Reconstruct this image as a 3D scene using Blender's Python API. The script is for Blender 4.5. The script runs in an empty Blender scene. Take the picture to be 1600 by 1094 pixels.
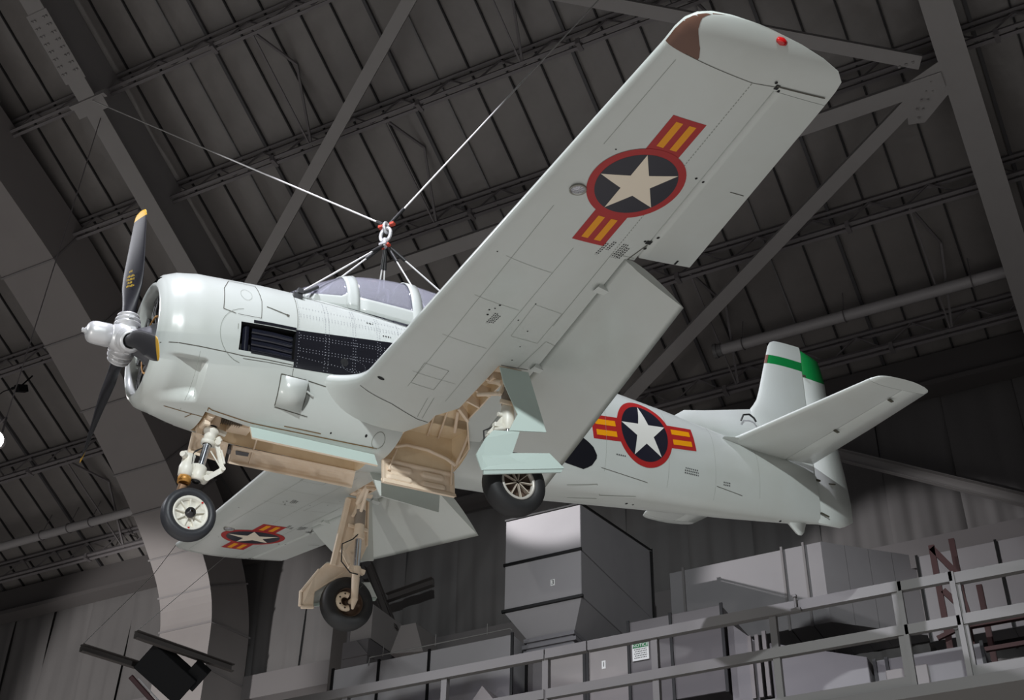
import bpy, bmesh, math, random
import numpy as np
from mathutils import Matrix, Vector

random.seed(7)
SC = bpy.context.scene
COL = SC.collection
PI = math.pi
rad = math.radians

# ------------------------------------------------------------------ camera
CAM_LOC = Vector((0.0, 0.0, 1.6))
CAM_ROWS = ((0.886104, -0.261208, -0.382870), (0.463147, 0.530628, 0.709880), (0.017735, -0.806353, 0.591169))
cam_d = bpy.data.cameras.new('camera'); cam = bpy.data.objects.new('camera', cam_d); COL.objects.link(cam)
cam_d.sensor_fit = 'HORIZONTAL'; cam_d.sensor_width = 36.0
cam_d.lens = 2100.0 / 1600.0 * 36.0
cam_d.shift_y = -13.5 / 1600.0
cam_d.clip_end = 300
mw = Matrix.Identity(4)
for r in range(3):
    a, b, c = CAM_ROWS[r]
    mw[r][0], mw[r][1], mw[r][2], mw[r][3] = a, -b, -c, CAM_LOC[r]
cam.matrix_world = mw
SC.camera = cam

# ------------------------------------------------------------------ world, lights, exposure
w = bpy.data.worlds.new('World'); SC.world = w; w.use_nodes = True
w.node_tree.nodes['Background'].inputs[0].default_value = (0.62, 0.62, 0.68, 1)
w.node_tree.nodes['Background'].inputs[1].default_value = 0.05
vs = SC.view_settings
vs.view_transform = 'Standard'; vs.look = 'None'; vs.gamma = 1.0; vs.use_curve_mapping = False
vs.exposure = 0.0


def spot(name, loc, target, power, size=0.25, angle=60, color=(1, 1, 1), blend=0.4):
    l = bpy.data.lights.new(name, 'SPOT'); l.energy = power; l.shadow_soft_size = size
    l.spot_size = rad(angle); l.spot_blend = blend; l.color = color
    o = bpy.data.objects.new(name, l); COL.objects.link(o); o.location = loc
    o.rotation_euler = (Vector(target) - Vector(loc)).to_track_quat('-Z', 'Y').to_euler()
    return o


def area(name, loc, target, power, sx, sy, color=(1, 1, 1)):
    l = bpy.data.lights.new(name, 'AREA'); l.energy = power; l.shape = 'RECTANGLE'; l.size = sx; l.size_y = sy; l.color = color
    o = bpy.data.objects.new(name, l); COL.objects.link(o); o.location = loc
    o.rotation_euler = (Vector(target) - Vector(loc)).to_track_quat('-Z', 'Y').to_euler()
    return o


spot('spotlight_front', (0.8, -2.6, 12.5), (-5.5, 10.5, 9.6), 6600, 0.16, 46, (0.93, 0.985, 1.0))
spot('spotlight_side', (-21.0, 3.5, 17.5), (-7.5, 12.0, 10.0), 3500, 0.18, 50, (0.93, 0.94, 1.0))
spot('spotlight_overhead', (-7.0, 4.5, 20.0), (-7.0, 10.5, 9.5), 6500, 0.22, 62, (0.90, 0.89, 1.0))
spot('spotlight_duct', (-14.5, 12.5, 15.0), (-5.9, 24.1, 13.7), 4600, 0.07, 20, (1.0, 0.98, 1.0), 0.45)
spot('spotlight_wall', (-25.0, 5.0, 5.0), (-24.3, 24.0, 13.0), 13000, 0.3, 30, (1.0, 0.98, 0.97))
# added unseen area light above the floor, stands in for light bouncing off it
area('floor_bounce_fill', (-12.0, 8.0, 0.3), (-12.0, 8.0, 10.0), 1900, 44.0, 30.0, (1.0, 0.975, 0.945))
spot('spotlight_nose', (-9.5, -1.0, 4.5), (-9.2, 9.2, 8.4), 750, 0.08, 26, (1.0, 0.98, 0.94))

# ------------------------------------------------------------------ materials
MATS = {}


def mat(name, col, rough=0.5, metal=0.0, spec=0.5, noise=None, bump=None, emit=None, coat=0.0, trans=0.0, alpha=1.0):
    """noise=(scale, amount, col2) mixes a second colour of the thing itself; bump=(scale, strength)"""
    if name in MATS:
        return MATS[name]
    m = bpy.data.materials.new(name); m.use_nodes = True; MATS[name] = m
    nt = m.node_tree; bs = nt.nodes['Principled BSDF']
    bs.inputs['Base Color'].default_value = (*col, 1); bs.inputs['Roughness'].default_value = rough
    bs.inputs['Metallic'].default_value = metal; bs.inputs['Specular IOR Level'].default_value = spec
    bs.inputs['Coat Weight'].default_value = coat; bs.inputs['Coat Roughness'].default_value = 0.12
    bs.inputs['Transmission Weight'].default_value = trans; bs.inputs['Alpha'].default_value = alpha
    if emit:
        bs.inputs['Emission Color'].default_value = (*emit[0], 1); bs.inputs['Emission Strength'].default_value = emit[1]
    tc = None
    if noise or bump:
        tc = nt.nodes.new('ShaderNodeTexCoord')
    if noise:
        n = nt.nodes.new('ShaderNodeTexNoise'); n.inputs['Scale'].default_value = noise[0]; n.inputs['Detail'].default_value = 6
        n.inputs['Roughness'].default_value = 0.6
        nt.links.new(tc.outputs['Object'], n.inputs['Vector'])
        rp = nt.nodes.new('ShaderNodeValToRGB'); rp.color_ramp.elements[0].position = 0.42; rp.color_ramp.elements[1].position = 0.72
        rp.color_ramp.elements[0].color = (0, 0, 0, 1); rp.color_ramp.elements[1].color = (noise[1],) * 3 + (1,)
        mx = nt.nodes.new('ShaderNodeMix'); mx.data_type = 'RGBA'
        mx.inputs['A'].default_value = (*col, 1); mx.inputs['B'].default_value = (*noise[2], 1)
        nt.links.new(n.outputs['Fac'], rp.inputs['Fac']); nt.links.new(rp.outputs['Color'], mx.inputs['Factor'])
        nt.links.new(mx.outputs['Result'], bs.inputs['Base Color'])
    if bump:
        n2 = nt.nodes.new('ShaderNodeTexNoise'); n2.inputs['Scale'].default_value = bump[0]; n2.inputs['Detail'].default_value = 3
        nt.links.new(tc.outputs['Object'], n2.inputs['Vector'])
        bp = nt.nodes.new('ShaderNodeBump'); bp.inputs['Strength'].default_value = bump[1]; bp.inputs['Distance'].default_value = 0.02
        nt.links.new(n2.outputs['Fac'], bp.inputs['Height']); nt.links.new(bp.outputs['Normal'], bs.inputs['Normal'])
    return m


def s2l(r, g, b):
    f = lambda c: (c / 255 / 12.92) if c <= 10 else ((c / 255 + 0.055) / 1.055) ** 2.4
    return (f(r), f(g), f(b))


PAINT = mat('aircraft_paint', s2l(201, 206, 202), 0.28, spec=0.5, noise=(1.3, 0.35, s2l(188, 190, 182)), bump=(2.2, 0.10), coat=0.25)
DOORP = mat('door_paint', s2l(196, 212, 206), 0.35, noise=(3, 0.2, s2l(188, 200, 192)))
BEIGE = mat('zinc_primer', s2l(234, 216, 194), 0.5, noise=(5, 0.5, s2l(214, 188, 158)))
BEIGED = mat('bay_primer', s2l(234, 216, 186), 0.55, noise=(4, 0.5, s2l(214, 190, 154)))
WHITE = mat('gear_white', s2l(232, 230, 220), 0.4, noise=(12, 0.35, s2l(210, 200, 176)))
BLACKP = mat('black_panel_paint', (0.010, 0.010, 0.014), 0.28, coat=0.3)
RUBBER = mat('tyre_rubber', (0.028, 0.030, 0.036), 0.48, bump=(30, 0.08))
RUBBERD = mat('tyre_rubber_worn', (0.016, 0.016, 0.017), 0.6)
CHROME = mat('chromed_oleo', (0.62, 0.64, 0.70), 0.16, metal=1.0)
SILVER = mat('hub_aluminium', (0.62, 0.62, 0.63), 0.38, metal=0.35)
BLADE = mat('blade_grey', (0.014, 0.0135, 0.018), 0.46, spec=0.4, noise=(6, 0.3, (0.03, 0.03, 0.034)))
YELLOW = mat('yellow_paint', s2l(238, 184, 40), 0.45)
ORANGE = mat('insignia_orange', s2l(236, 156, 10), 0.45)
RED = mat('insignia_red', s2l(172, 40, 40), 0.42, noise=(3, 0.3, s2l(156, 34, 36)))
NAVY = mat('insignia_navy', s2l(34, 34, 46), 0.30, noise=(4, 0.4, s2l(44, 42, 50)))
STARW = mat('insignia_cream', s2l(238, 226, 206), 0.42)
STARF = mat('insignia_white', s2l(228, 228, 222), 0.42)
GREEN = mat('tail_green', s2l(14, 128, 62), 0.42)
BROWN = mat('walnut_brown', s2l(108, 76, 62), 0.4, noise=(8, 0.3, s2l(96, 66, 54)))
LINE = mat('panel_gap', s2l(84, 82, 74), 0.8)
LINEL = mat('panel_line_light', s2l(142, 146, 138), 0.8)
STENCIL = mat('stencil_black', s2l(50, 50, 50), 0.7)
DIRT = mat('oil_stain', s2l(126, 100, 64), 0.7)
RIVET = mat('rivet_steel', s2l(170, 172, 180), 0.4, metal=0.4)
DARK = mat('dark_interior', (0.006, 0.006, 0.007), 0.7)
BRNZ = mat('bronze_fitting', s2l(196, 142, 70), 0.45, metal=0.35)
REDL = mat('nav_light_red', s2l(190, 20, 22), 0.18, coat=0.6)
STEELG = mat('steel_beam_paint', s2l(156, 152, 150), 0.6, noise=(2, 0.4, s2l(148, 144, 142)))
JOIST = mat('joist_paint', s2l(122, 117, 118), 0.6)
ROOFM = mat('foil_insulation', s2l(130, 125, 122), 0.36, noise=(0.9, 0.5, s2l(108, 104, 102)), bump=(2.2, 1.0))
SEAM = mat('roof_seam', s2l(44, 42, 43), 0.7)
SEAML = mat('roof_seam_light', s2l(120, 118, 118), 0.45)
WALLM = mat('wall_cloth', s2l(112, 109, 108), 0.7, noise=(0.5, 0.4, s2l(98, 96, 96)), bump=(0.9, 0.5))
DUCT = mat('galvanised_duct', s2l(156, 153, 155), 0.6, spec=0.25, noise=(1.0, 0.4, s2l(142, 139, 142)))
DUCTD = mat('painted_duct', s2l(150, 144, 142), 0.5, noise=(1.0, 0.4, s2l(140, 134, 133)))
RAIL = mat('rail_paint', s2l(122, 120, 118), 0.5)
DARKST = mat('dark_steel', s2l(84, 79, 77), 0.6)
MAROON = mat('maroon_steel', s2l(92, 60, 60), 0.55)
BLACKM = mat('black_housing', (0.008, 0.008, 0.009), 0.7, spec=0.2)
WIRE = mat('steel_cable', (0.75, 0.74, 0.72), 0.5)
FLOORM = mat('hangar_floor', s2l(150, 146, 142), 0.35, noise=(0.4, 0.3, s2l(138, 134, 130)))
SIGNW = mat('sign_white', s2l(232, 232, 230), 0.5)
SIGNG = mat('sign_green', s2l(20, 120, 66), 0.5)
GLASSM = bpy.data.materials.new('canopy_perspex'); GLASSM.use_nodes = True
_nt = GLASSM.node_tree; _o = _nt.nodes['Material Output']; _p = _nt.nodes['Principled BSDF']
_p.inputs['Base Color'].default_value = (*s2l(206, 206, 216), 1); _p.inputs['Roughness'].default_value = 0.12
_p.inputs['Coat Weight'].default_value = 0.5
_t = _nt.nodes.new('ShaderNodeBsdfTransparent'); _t.inputs[0].default_value = (0.86, 0.86, 0.92, 1)
_m = _nt.nodes.new('ShaderNodeMixShader'); _m.inputs[0].default_value = 0.66
_nt.links.new(_p.outputs[0], _m.inputs[1]); _nt.links.new(_t.outputs[0], _m.inputs[2]); _nt.links.new(_m.outputs[0], _o.inputs['Surface'])


# ------------------------------------------------------------------ mesh builder
class MB:
    def __init__(s):
        s.v = []; s.f = []; s.m = []; s.sm = []

    def add(s, vs, fs, mi=0, smooth=False):
        o = len(s.v); s.v += [tuple(v) for v in vs]
        for f in fs:
            s.f.append(tuple(i + o for i in f)); s.m.append(mi); s.sm.append(smooth)
        return s

    def box(s, c, d, R=None, mi=0):
        c = Vector(c); h = Vector(d) / 2
        vs = [Vector((x * h.x, y * h.y, z * h.z)) for z in (-1, 1) for y in (-1, 1) for x in (-1, 1)]
        if R is not None:
            vs = [R @ v for v in vs]
        return s.add([v + c for v in vs], [(0, 2, 3, 1), (4, 5, 7, 6), (0, 1, 5, 4), (2, 6, 7, 3), (0, 4, 6, 2), (1, 3, 7, 5)], mi)

    def bar(s, a, b, w, h, up=(0, 0, 1), mi=0):
        """rectangular bar from a to b, w across, h along up"""
        a = Vector(a); b = Vector(b); d = (b - a); L = d.length; d.normalize()
        x = d.cross(Vector(up)); x.normalize(); z = x.cross(d)
        R = Matrix((x, d, z)).transposed()
        return s.box((a + b) / 2, (w, L, h), R, mi)

    def hexa(s, p8, mi=0):
        return s.add(p8, [(0, 3, 2, 1), (4, 5, 6, 7), (0, 1, 5, 4), (1, 2, 6, 5), (2, 3, 7, 6), (3, 0, 4, 7)], mi)

    def prism(s, poly, vec, mi=0):
        """flat polygon (3D points) pushed along vec (3D, or a function of the point)"""
        n = len(poly); f = vec if callable(vec) else (lambda p: Vector(p) + Vector(vec))
        vs = [Vector(p) for p in poly] + [Vector(f(p)) for p in poly]
        fs = [tuple(range(n))[::-1], tuple(range(n, 2 * n))] + [(i, (i + 1) % n, n + (i + 1) % n, n + i) for i in range(n)]
        return s.add(vs, fs, mi)

    def tube(s, pts, r, n=10, mi=0, cap=True, smooth=True):
        pts = [Vector(p) for p in pts]; rs = r if isinstance(r, (list, tuple)) else [r] * len(pts)
        rings = []; up = None
        for i, p in enumerate(pts):
            d = (pts[min(i + 1, len(pts) - 1)] - pts[max(i - 1, 0)]).normalized()
            if up is None:
                up = Vector((0, 0, 1)) if abs(d.z) < 0.9 else Vector((1, 0, 0))
            x = d.cross(up).normalized(); up = x.cross(d).normalized()
            rings.append([p + (x * math.cos(2 * PI * k / n) + up * math.sin(2 * PI * k / n)) * rs[i] for k in range(n)])
        vs = [q for rr in rings for q in rr]; m = len(pts)
        fs = [(i * n + k, i * n + (k + 1) % n, (i + 1) * n + (k + 1) % n, (i + 1) * n + k) for i in range(m - 1) for k in range(n)]
        s.add(vs, fs, mi, smooth)
        if cap:
            s.add(rings[0], [tuple(range(n))[::-1]], mi); s.add(rings[-1], [tuple(range(n))], mi)
        return s

    def lathe(s, prof, o, ax, n=32, mi=0, mfun=None, closed=False):
        """prof: (distance along axis, radius)"""
        o = Vector(o); ax = Vector(ax).normalized(); u = ax.orthogonal().normalized(); v = ax.cross(u)
        vs = [o + ax * t + (u * math.cos(2 * PI * k / n) + v * math.sin(2 * PI * k / n)) * max(r, 1e-4) for t, r in prof for k in range(n)]
        m = len(prof); rng = m if closed else m - 1
        for i in range(rng):
            fs = [(i * n + k, i * n + (k + 1) % n, ((i + 1) % m) * n + (k + 1) % n, ((i + 1) % m) * n + k) for k in range(n)]
            if i == 0:
                base = len(s.v); s.v += [tuple(q) for q in vs]
            for f in fs:
                s.f.append(tuple(j + base for j in f)); s.m.append(mfun(i) if mfun else mi); s.sm.append(True)
        return s

    def grid(s, fn, us, vs_, mi=0, smooth=True, wrap=False, mfun=None):
        P = [fn(u, v) for u in us for v in vs_]; nu, nv = len(us), len(vs_)
        base = len(s.v); s.v += [tuple(p) for p in P]
        for i in range(nu - 1):
            for j in range(nv if wrap else nv - 1):
                k = (j + 1) % nv
                s.f.append((base + i * nv + j, base + i * nv + k, base + (i + 1) * nv + k, base + (i + 1) * nv + j))
                s.m.append(mfun(i, j) if mfun else mi); s.sm.append(smooth)
        return s

    def mesh(s, name, mats, fix=True):
        me = bpy.data.meshes.new(name); me.from_pydata(s.v, [], s.f)
        for m in (mats if isinstance(mats, (list, tuple)) else [mats]):
            me.materials.append(m)
        for i, p in enumerate(me.polygons):
            p.material_index = s.m[i]; p.use_smooth = s.sm[i]
        if True:
            bm = bmesh.new(); bm.from_mesh(me)
        if fix: bmesh.ops.recalc_face_normals(bm, faces=bm.faces)
        for e in bm.edges:
            if len(e.link_faces) == 2 and (e.link_faces[0].smooth != e.link_faces[1].smooth): e.smooth = False
        bm.to_mesh(me); bm.free()
        me.update(); return me

    def build(s, name, mats, parent=None, fix=True, **kw):
        o = bpy.data.objects.new(name, s.mesh(name, mats, fix)); COL.objects.link(o)
        if parent is not None:
            o.parent = parent
        return props(o, **kw)


def props(o, label=None, cat=None, group=None, kind=None):
    if label: o['label'] = label
    if cat: o['category'] = cat
    if group: o['group'] = group
    if kind: o['kind'] = kind
    return o


def empty(name, loc=(0, 0, 0), **kw):
    o = bpy.data.objects.new(name, None); COL.objects.link(o); o.location = loc; o.empty_display_size = 0.2
    return props(o, **kw)


def copy_obj(o, parent=None):
    c = o.copy(); COL.objects.link(c)
    if parent is not None: c.parent = parent
    return c


def weld(o, d=1e-4):
    bm = bmesh.new(); bm.from_mesh(o.data); bmesh.ops.remove_doubles(bm, verts=bm.verts, dist=d)
    bmesh.ops.recalc_face_normals(bm, faces=bm.faces); bm.to_mesh(o.data); bm.free(); return o


def cut(o, cutters):
    """boolean difference with MB solids; their faces take material slot 1"""
    tmp = []
    for i, c in enumerate(cutters):
        me = c.mesh('cutter', list(o.data.materials)); co = bpy.data.objects.new('cutter', me); COL.objects.link(co); co.parent = o.parent; tmp.append(co)
        md = o.modifiers.new('cut%d' % i, 'BOOLEAN'); md.operation = 'DIFFERENCE'; md.solver = 'EXACT'; md.object = co
    bpy.context.view_layer.update()
    dg = bpy.context.evaluated_depsgraph_get()
    me = bpy.data.meshes.new_from_object(o.evaluated_get(dg)); o.modifiers.clear(); o.data = me; me.name = o.name
    bm = bmesh.new(); bm.from_mesh(me)
    for f in bm.faces:
        if f.material_index: f.smooth = False
    for e in bm.edges:
        if len(e.link_faces) == 2 and (e.link_faces[0].smooth != e.link_faces[1].smooth or e.link_faces[0].material_index != e.link_faces[1].material_index): e.smooth = False
    bm.to_mesh(me); bm.free()
    for c in tmp:
        m = c.data; bpy.data.objects.remove(c); bpy.data.meshes.remove(m)
    return o


def solid(o, th, off=-1):
    md = o.modifiers.new('thickness', 'SOLIDIFY'); md.thickness = th; md.offset = off; return o


def bevel(o, w=0.01, seg=2):
    md = o.modifiers.new('bevel', 'BEVEL'); md.width = w; md.segments = seg; md.limit_method = 'ANGLE'; md.angle_limit = rad(40); return o


def lin(a, b, n):
    return [a + (b - a) * i / (n - 1) for i in range(n)]


def text_mesh(txt, size):
    """vertices and faces of lettering in the xy plane"""
    cu = bpy.data.curves.new('lettering', 'FONT'); cu.body = txt; cu.size = size; cu.align_x = 'CENTER'; cu.align_y = 'CENTER'
    cu.resolution_u = 3
    o = bpy.data.objects.new('lettering', cu); COL.objects.link(o)
    bpy.context.view_layer.update()
    me = bpy.data.meshes.new_from_object(o.evaluated_get(bpy.context.evaluated_depsgraph_get()))
    vs = [tuple(v.co) for v in me.vertices]; fs = [tuple(p.vertices) for p in me.polygons]
    bpy.data.objects.remove(o); bpy.data.meshes.remove(me); bpy.data.curves.remove(cu)
    return vs, fs


def explode(o):
    """every separate piece of this mesh becomes an object of its own with the same name and parent"""
    bm = bmesh.new(); bm.from_mesh(o.data); bm.verts.ensure_lookup_table(); seen = set(); groups = []
    for v in bm.verts:
        if v.index in seen: continue
        st = [v]; seen.add(v.index); g = []
        while st:
            q = st.pop(); g.append(q.index)
            for e in q.link_edges:
                w2 = e.other_vert(q)
                if w2.index not in seen: seen.add(w2.index); st.append(w2)
        groups.append(g)
    bm.free()
    if len(groups) < 2: return [o]
    me = o.data; base = o.name.split('.')[0]; gi = {}
    for k, g in enumerate(groups):
        for i in g: gi[i] = k
    polys = [[] for _ in groups]
    for p in me.polygons: polys[gi[p.vertices[0]]].append(p)
    out = []
    for k, g in enumerate(groups):
        g.sort(); mp = {i: n for n, i in enumerate(g)}
        m2 = bpy.data.meshes.new(base); m2.from_pydata([tuple(me.vertices[i].co) for i in g], [], [tuple(mp[i] for i in p.vertices) for p in polys[k]])
        for m in me.materials: m2.materials.append(m)
        for a, c in zip(m2.polygons, polys[k]): a.material_index = c.material_index; a.use_smooth = c.use_smooth
        if k == 0: o.data = m2; out.append(o); continue
        n = o.copy(); n.data = m2; COL.objects.link(n); out.append(n)
    return out
# ================================================================== THE HANGAR
def zr(y): return 21.95 - .5 * (y - 20) if y > 8 else 27.95 - .5 * 0 + (8 - y) * .5 - (8 - y) ** 2 * .022   # roof underside


YR = 26.0
b = MB(); b.box((-14, 2, -.1), (64, 56, .2)); b.build('floor', FLOORM, kind='structure')
b = MB(); b.box((-14, YR + .25, 9.4), (64, .3, 18.8)); wall = b.build('wall_far', WALLM, kind='structure')
# ceiling: one foil-faced insulation run between each pair of seams, sagging a little between the joists
CEIL = empty('ceiling', kind='structure')
b = MB()
b.box((-14, 18.0, zr(18) + .25), (64, 20, .1), Matrix.Rotation(math.atan(-.5), 3, 'X')); b.build('roof_deck', SEAM, CEIL)
YJ = [9.2, 11.8, 14.4, 16.9, 19.3, 21.9, 24.6]
SP = .76


def run_mesh(seed):
    rnd = random.Random(seed); b = MB(); ys = lin(7.0, 26.1, 62); xs_ = lin(0, SP, 7)
    ph = [rnd.uniform(0, 6) for _ in range(4)]
    def f(y, x):
        u = x / SP; sag = math.sin(PI * u) * (.045 + .02 * math.sin(y * 1.3 + ph[0]) + .012 * math.sin(y * 3.7 + ph[1]))
        j = min(abs(y - q) for q in YJ); sag *= min(1, .25 + j * .9)
        return (x, y, zr(y) - sag + .008 * math.sin(9 * y + 5 * u + ph[2]))
    b.grid(f, ys, xs_); return b.mesh('insulation_run', ROOFM)


RM = [run_mesh(i) for i in range(6)]
for i in range(60):
    o = bpy.data.objects.new('insulation_run', RM[(i * 5) % 6]); COL.objects.link(o); o.parent = CEIL; o.location = (-40 + i * SP, 0, 0)
b = MB(); 
for y0, y1 in zip(lin(7, 26.1, 9)[:-1], lin(7, 26.1, 9)[1:]): b.bar((0, y0, zr(y0) - .03), (0, y1, zr(y1) - .03), .035, .06)
SM = b.mesh('seam_batten', SEAM)
b = MB()
for y0, y1 in zip(lin(7, 26.1, 9)[:-1], lin(7, 26.1, 9)[1:]): b.bar((0, y0, zr(y0) - .05), (0, y1, zr(y1) - .05), .07, .10)
SM2 = b.mesh('seam_batten', mat('seam_purlin', s2l(76, 74, 76), .5))
SM3 = SM.copy(); SM3.materials[0] = SEAML
for i in range(61):
    o = bpy.data.objects.new('seam_batten', SM2 if i % 5 == 2 else (SM3 if i % 7 == 3 else SM)); COL.objects.link(o); o.parent = CEIL; o.location = (-40 + i * SP, 0, 0)

# open-web joists running along the building
X0, X1 = -40, 6
for n, y in enumerate(YJ):
    zb = 21.2 - .5 * (y - 20); t = empty('open_web_joist', (-16, y, zb), kind='structure')
    inv = Matrix.Translation((16, -y, -zb))
    def P(b, name, m): 
        o = b.build(name, m, t); o.location = (16, -y, -zb); return o
    b = MB()
    for dy in (-.055, .055): b.bar((X0, y + dy, zb - .5 * dy), (X1, y + dy, zb - .5 * dy), .07, .09, (0, .5, 1))
    P(b, 'bottom_chord', JOIST)
    b = MB()
    for dy in (-.05, .05): b.bar((X0, y + dy + .12, zb + .58 - .5 * dy), (X1, y + dy + .12, zb + .58 - .5 * dy), .06, .07, (0, .5, 1))
    P(b, 'top_chord', JOIST)
    b = MB(); x = X0; k = 0
    while x < X1 - .7:
        a_, c_ = (x, y, zb), (x + .62, y + .12, zb + .58)
        if k % 2: a_, c_ = (x, y + .12, zb + .58), (x + .62, y, zb)
        b.bar(a_, c_, .03, .03); x += .62; k += 1
    P(b, 'web_rod', JOIST)
    b = MB(); x = X0 + 1.9
    while x < X1: b.box((x, y, zb - .02), (.09, .24, .16)); x += 3.8
    P(b, 'joist_clip', JOIST)
# struts hanging below the roof beside the joists (diagonal sag braces)
for x, y0, y1 in ((-14.3, 14.4, 16.9), (-9.0, 14.4, 16.9), (-5.2, 16.9, 19.3), (-12.4, 16.9, 19.3), (-26.0, 16.9, 19.3), (-2.6, 21.9, 24.6), (-7.4, 21.9, 24.6), (-25.4, 21.9, 24.6)):
    b = MB(); z0, z1 = 21.2 - .5 * (y0 - 20), 21.2 - .5 * (y1 - 20)
    b.bar((x, y0, z0), (x + .30, (y0 + y1) / 2, (z0 + z1) / 2 + .66), .05, .05); b.bar((x + .3, (y0 + y1) / 2, (z0 + z1) / 2 + .66), (x, y1, z1), .05, .05)
    b.bar((x - .02, y0, z0), (x - .02, y1, z1), .035, .035)
    b.build('sag_brace', JOIST, kind='structure')

zb_ = lambda y, d=1.0: 21.2 - d - .5 * (y - 20)
def frame(X, wfl, label_bolts):
    t = empty('roof_frame', (X, 20, zb_(20)), kind='structure'); off = Vector((-X, -20, -zb_(20)))
    def P(b, name): o = b.build(name, STEELG, t); o.location = off; return o
    b = MB(); b.bar((X, 6, zb_(6)), (X, 25.3, zb_(25.3)), wfl, .035, (0, .447, .894)); P(b, 'bottom_flange')
    b = MB(); b.hexa([(X - .01, 6, zb_(6)), (X + .01, 6, zb_(6)), (X + .01, 25.6, zb_(25.6)), (X - .01, 25.6, zb_(25.6)), (X - .01, 6, zr(6) - .1), (X + .01, 6, zr(8) + .7), (X + .01, 25.6, zr(25.6) - .1), (X - .01, 25.6, zr(25.6) - .1)]); P(b, 'web_plate')
    b = MB(); b.box((X, 25.3, zb_(25.3) / 2), (wfl, .035, zb_(25.3))); b.box((X, 25.6, zb_(25.3) / 2), (.02, .6, zb_(25.3))); o = P(b, 'column'); o.data.materials[0] = DARKST  # darker than the rest of the frame, shade put into the column's colour
    return t, P


F1, P1 = frame(-18.25, .46, True)
F2, P2 = frame(-.92, .56, False)
b = MB(); b.bar((-18.25, 12.0, zb_(12.0) - .035), (-18.25, 13.45, zb_(13.45) - .035), .56, .02, (0, .447, .894))
for i in range(8):
    for dx in (-.2, -.12, .12, .2):
        y = 12.12 + i * .16; b.box((-18.25 + dx, y, zb_(y) - .06), (.04, .04, .04))
P1(b, 'splice_plate')
b = MB(); b.bar((-18.25, 13.85, zb_(13.85) - .04), (-18.25, 14.15, zb_(14.15) - .04), .85, .03, (0, .447, .894)); b.bar((-18.75, 13.9, zb_(13.9) + .02), (-17.75, 13.9, zb_(13.9) + .02), .12, .12); P1(b, 'gusset_plate')
# gusset and diagonal bracing at the right-hand frame
pl = lambda x, y, d=1.0: Vector((x, y, zb_(y, d)))
b = MB(); g = [(-1.2, 18.75), (-1.9, 18.95), (-2.05, 19.65), (-1.75, 19.7), (-1.2, 19.35)]
b.prism([pl(x, y, 1.02) for x, y in g], (0, .012, .024)); P2(b, 'gusset_plate')
b = MB()
for i in range(2):
    for j in range(4): b.box(pl(-1.42 - j * .13 - i * .02, 19.02 + j * .13 + i * .16, 1.05), (.035, .035, .035))
for j in range(3): b.box(pl(-1.62 - j * .13, 18.62, 1.0), (.05, .05, .05))
P2(b, 'bolt')


def brace(a, c, w_, d, name='diagonal_brace', up=(0, .447, .894), m=STEELG):
    b = MB(); a, c = Vector(a), Vector(c); b.bar(a, c, w_, .02, up); mid = (c - a).normalized().cross(Vector(up)).normalized() * (w_ / 2)
    b.bar(a + mid + Vector(up) * .06, c + mid + Vector(up) * .06, .015, .14, up); b.bar(a - mid + Vector(up) * .06, c - mid + Vector(up) * .06, .015, .14, up)
    return b.build(name, m, kind='structure')


brace(pl(-1.3, 19.0), pl(-10.3, 23.75), .27, 0)
brace(pl(-1.5, 18.68), pl(-17.9, 9.6), .25, 0)
brace(pl(-17.9, 19.15), pl(-7.0, 12.45), .25, 0)
brace(pl(-1.2, 19.05, 1.05), pl(-18.0, 19.2, 1.05), .30, 0)
brace((-5.9, 25.2, 17.12), (2.5, 25.2, 12.35), .24, 0, up=(0, -1, 0))
brace((-15.58, 25.2, 16.02), (-16.87, 25.2, 15.86), .20, 0, up=(0, -1, 0), m=DARKST); brace((-17.5, 25.2, 16.9), (-16.6, 25.2, 14.95), .20, 0, up=(0, -1, 0), m=DARKST)
# edge ledge below the roof and a lower ledge on the far wall
b = MB(); b.box((-17, 25.55, 18.55), (46, .35, .9)); b.box((-17, 25.25, 18.12), (46, .25, .12)); b.build('trim_1', mat('eave_grey', s2l(92, 88, 87), .55), kind='structure')
b = MB(); b.box((-17, 25.7, 14.4), (46, .5, .62)); b.build('trim_2', mat('ledge_grey', s2l(118, 114, 114), .6), kind='structure')
# wall cloth sheets, hanging with folds
def sheet(seed, w_):
    rnd = random.Random(seed); ph = [rnd.uniform(0, 6.3) for _ in range(5)]; b = MB()
    def f(z, x):
        k = (18.2 - z) / 6; d = .02 * math.sin(x * 11 + ph[0] + .4 * math.sin(z)) + .015 * math.sin(x * 23 + ph[1] + z * .5) * k + .05 * math.sin(z * .9 + x * 1.5 + ph[2]); e = abs(x / w_ - .5) * 2
        return (x, YR - .10 - d + .018 * e ** 8, z)
    b.grid(f, lin(10.5, 18.9, 24), lin(0, w_, 30)); return b.mesh('wall_sheet', WALLM)


SH = [sheet(i, 1.50) for i in range(4)]
for i in range(28):
    o = bpy.data.objects.new('wall_sheet', SH[(i * 3) % 4]); COL.objects.link(o); o.parent = wall; o.location = (-38 + i * 1.51, 0, 0)

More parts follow.
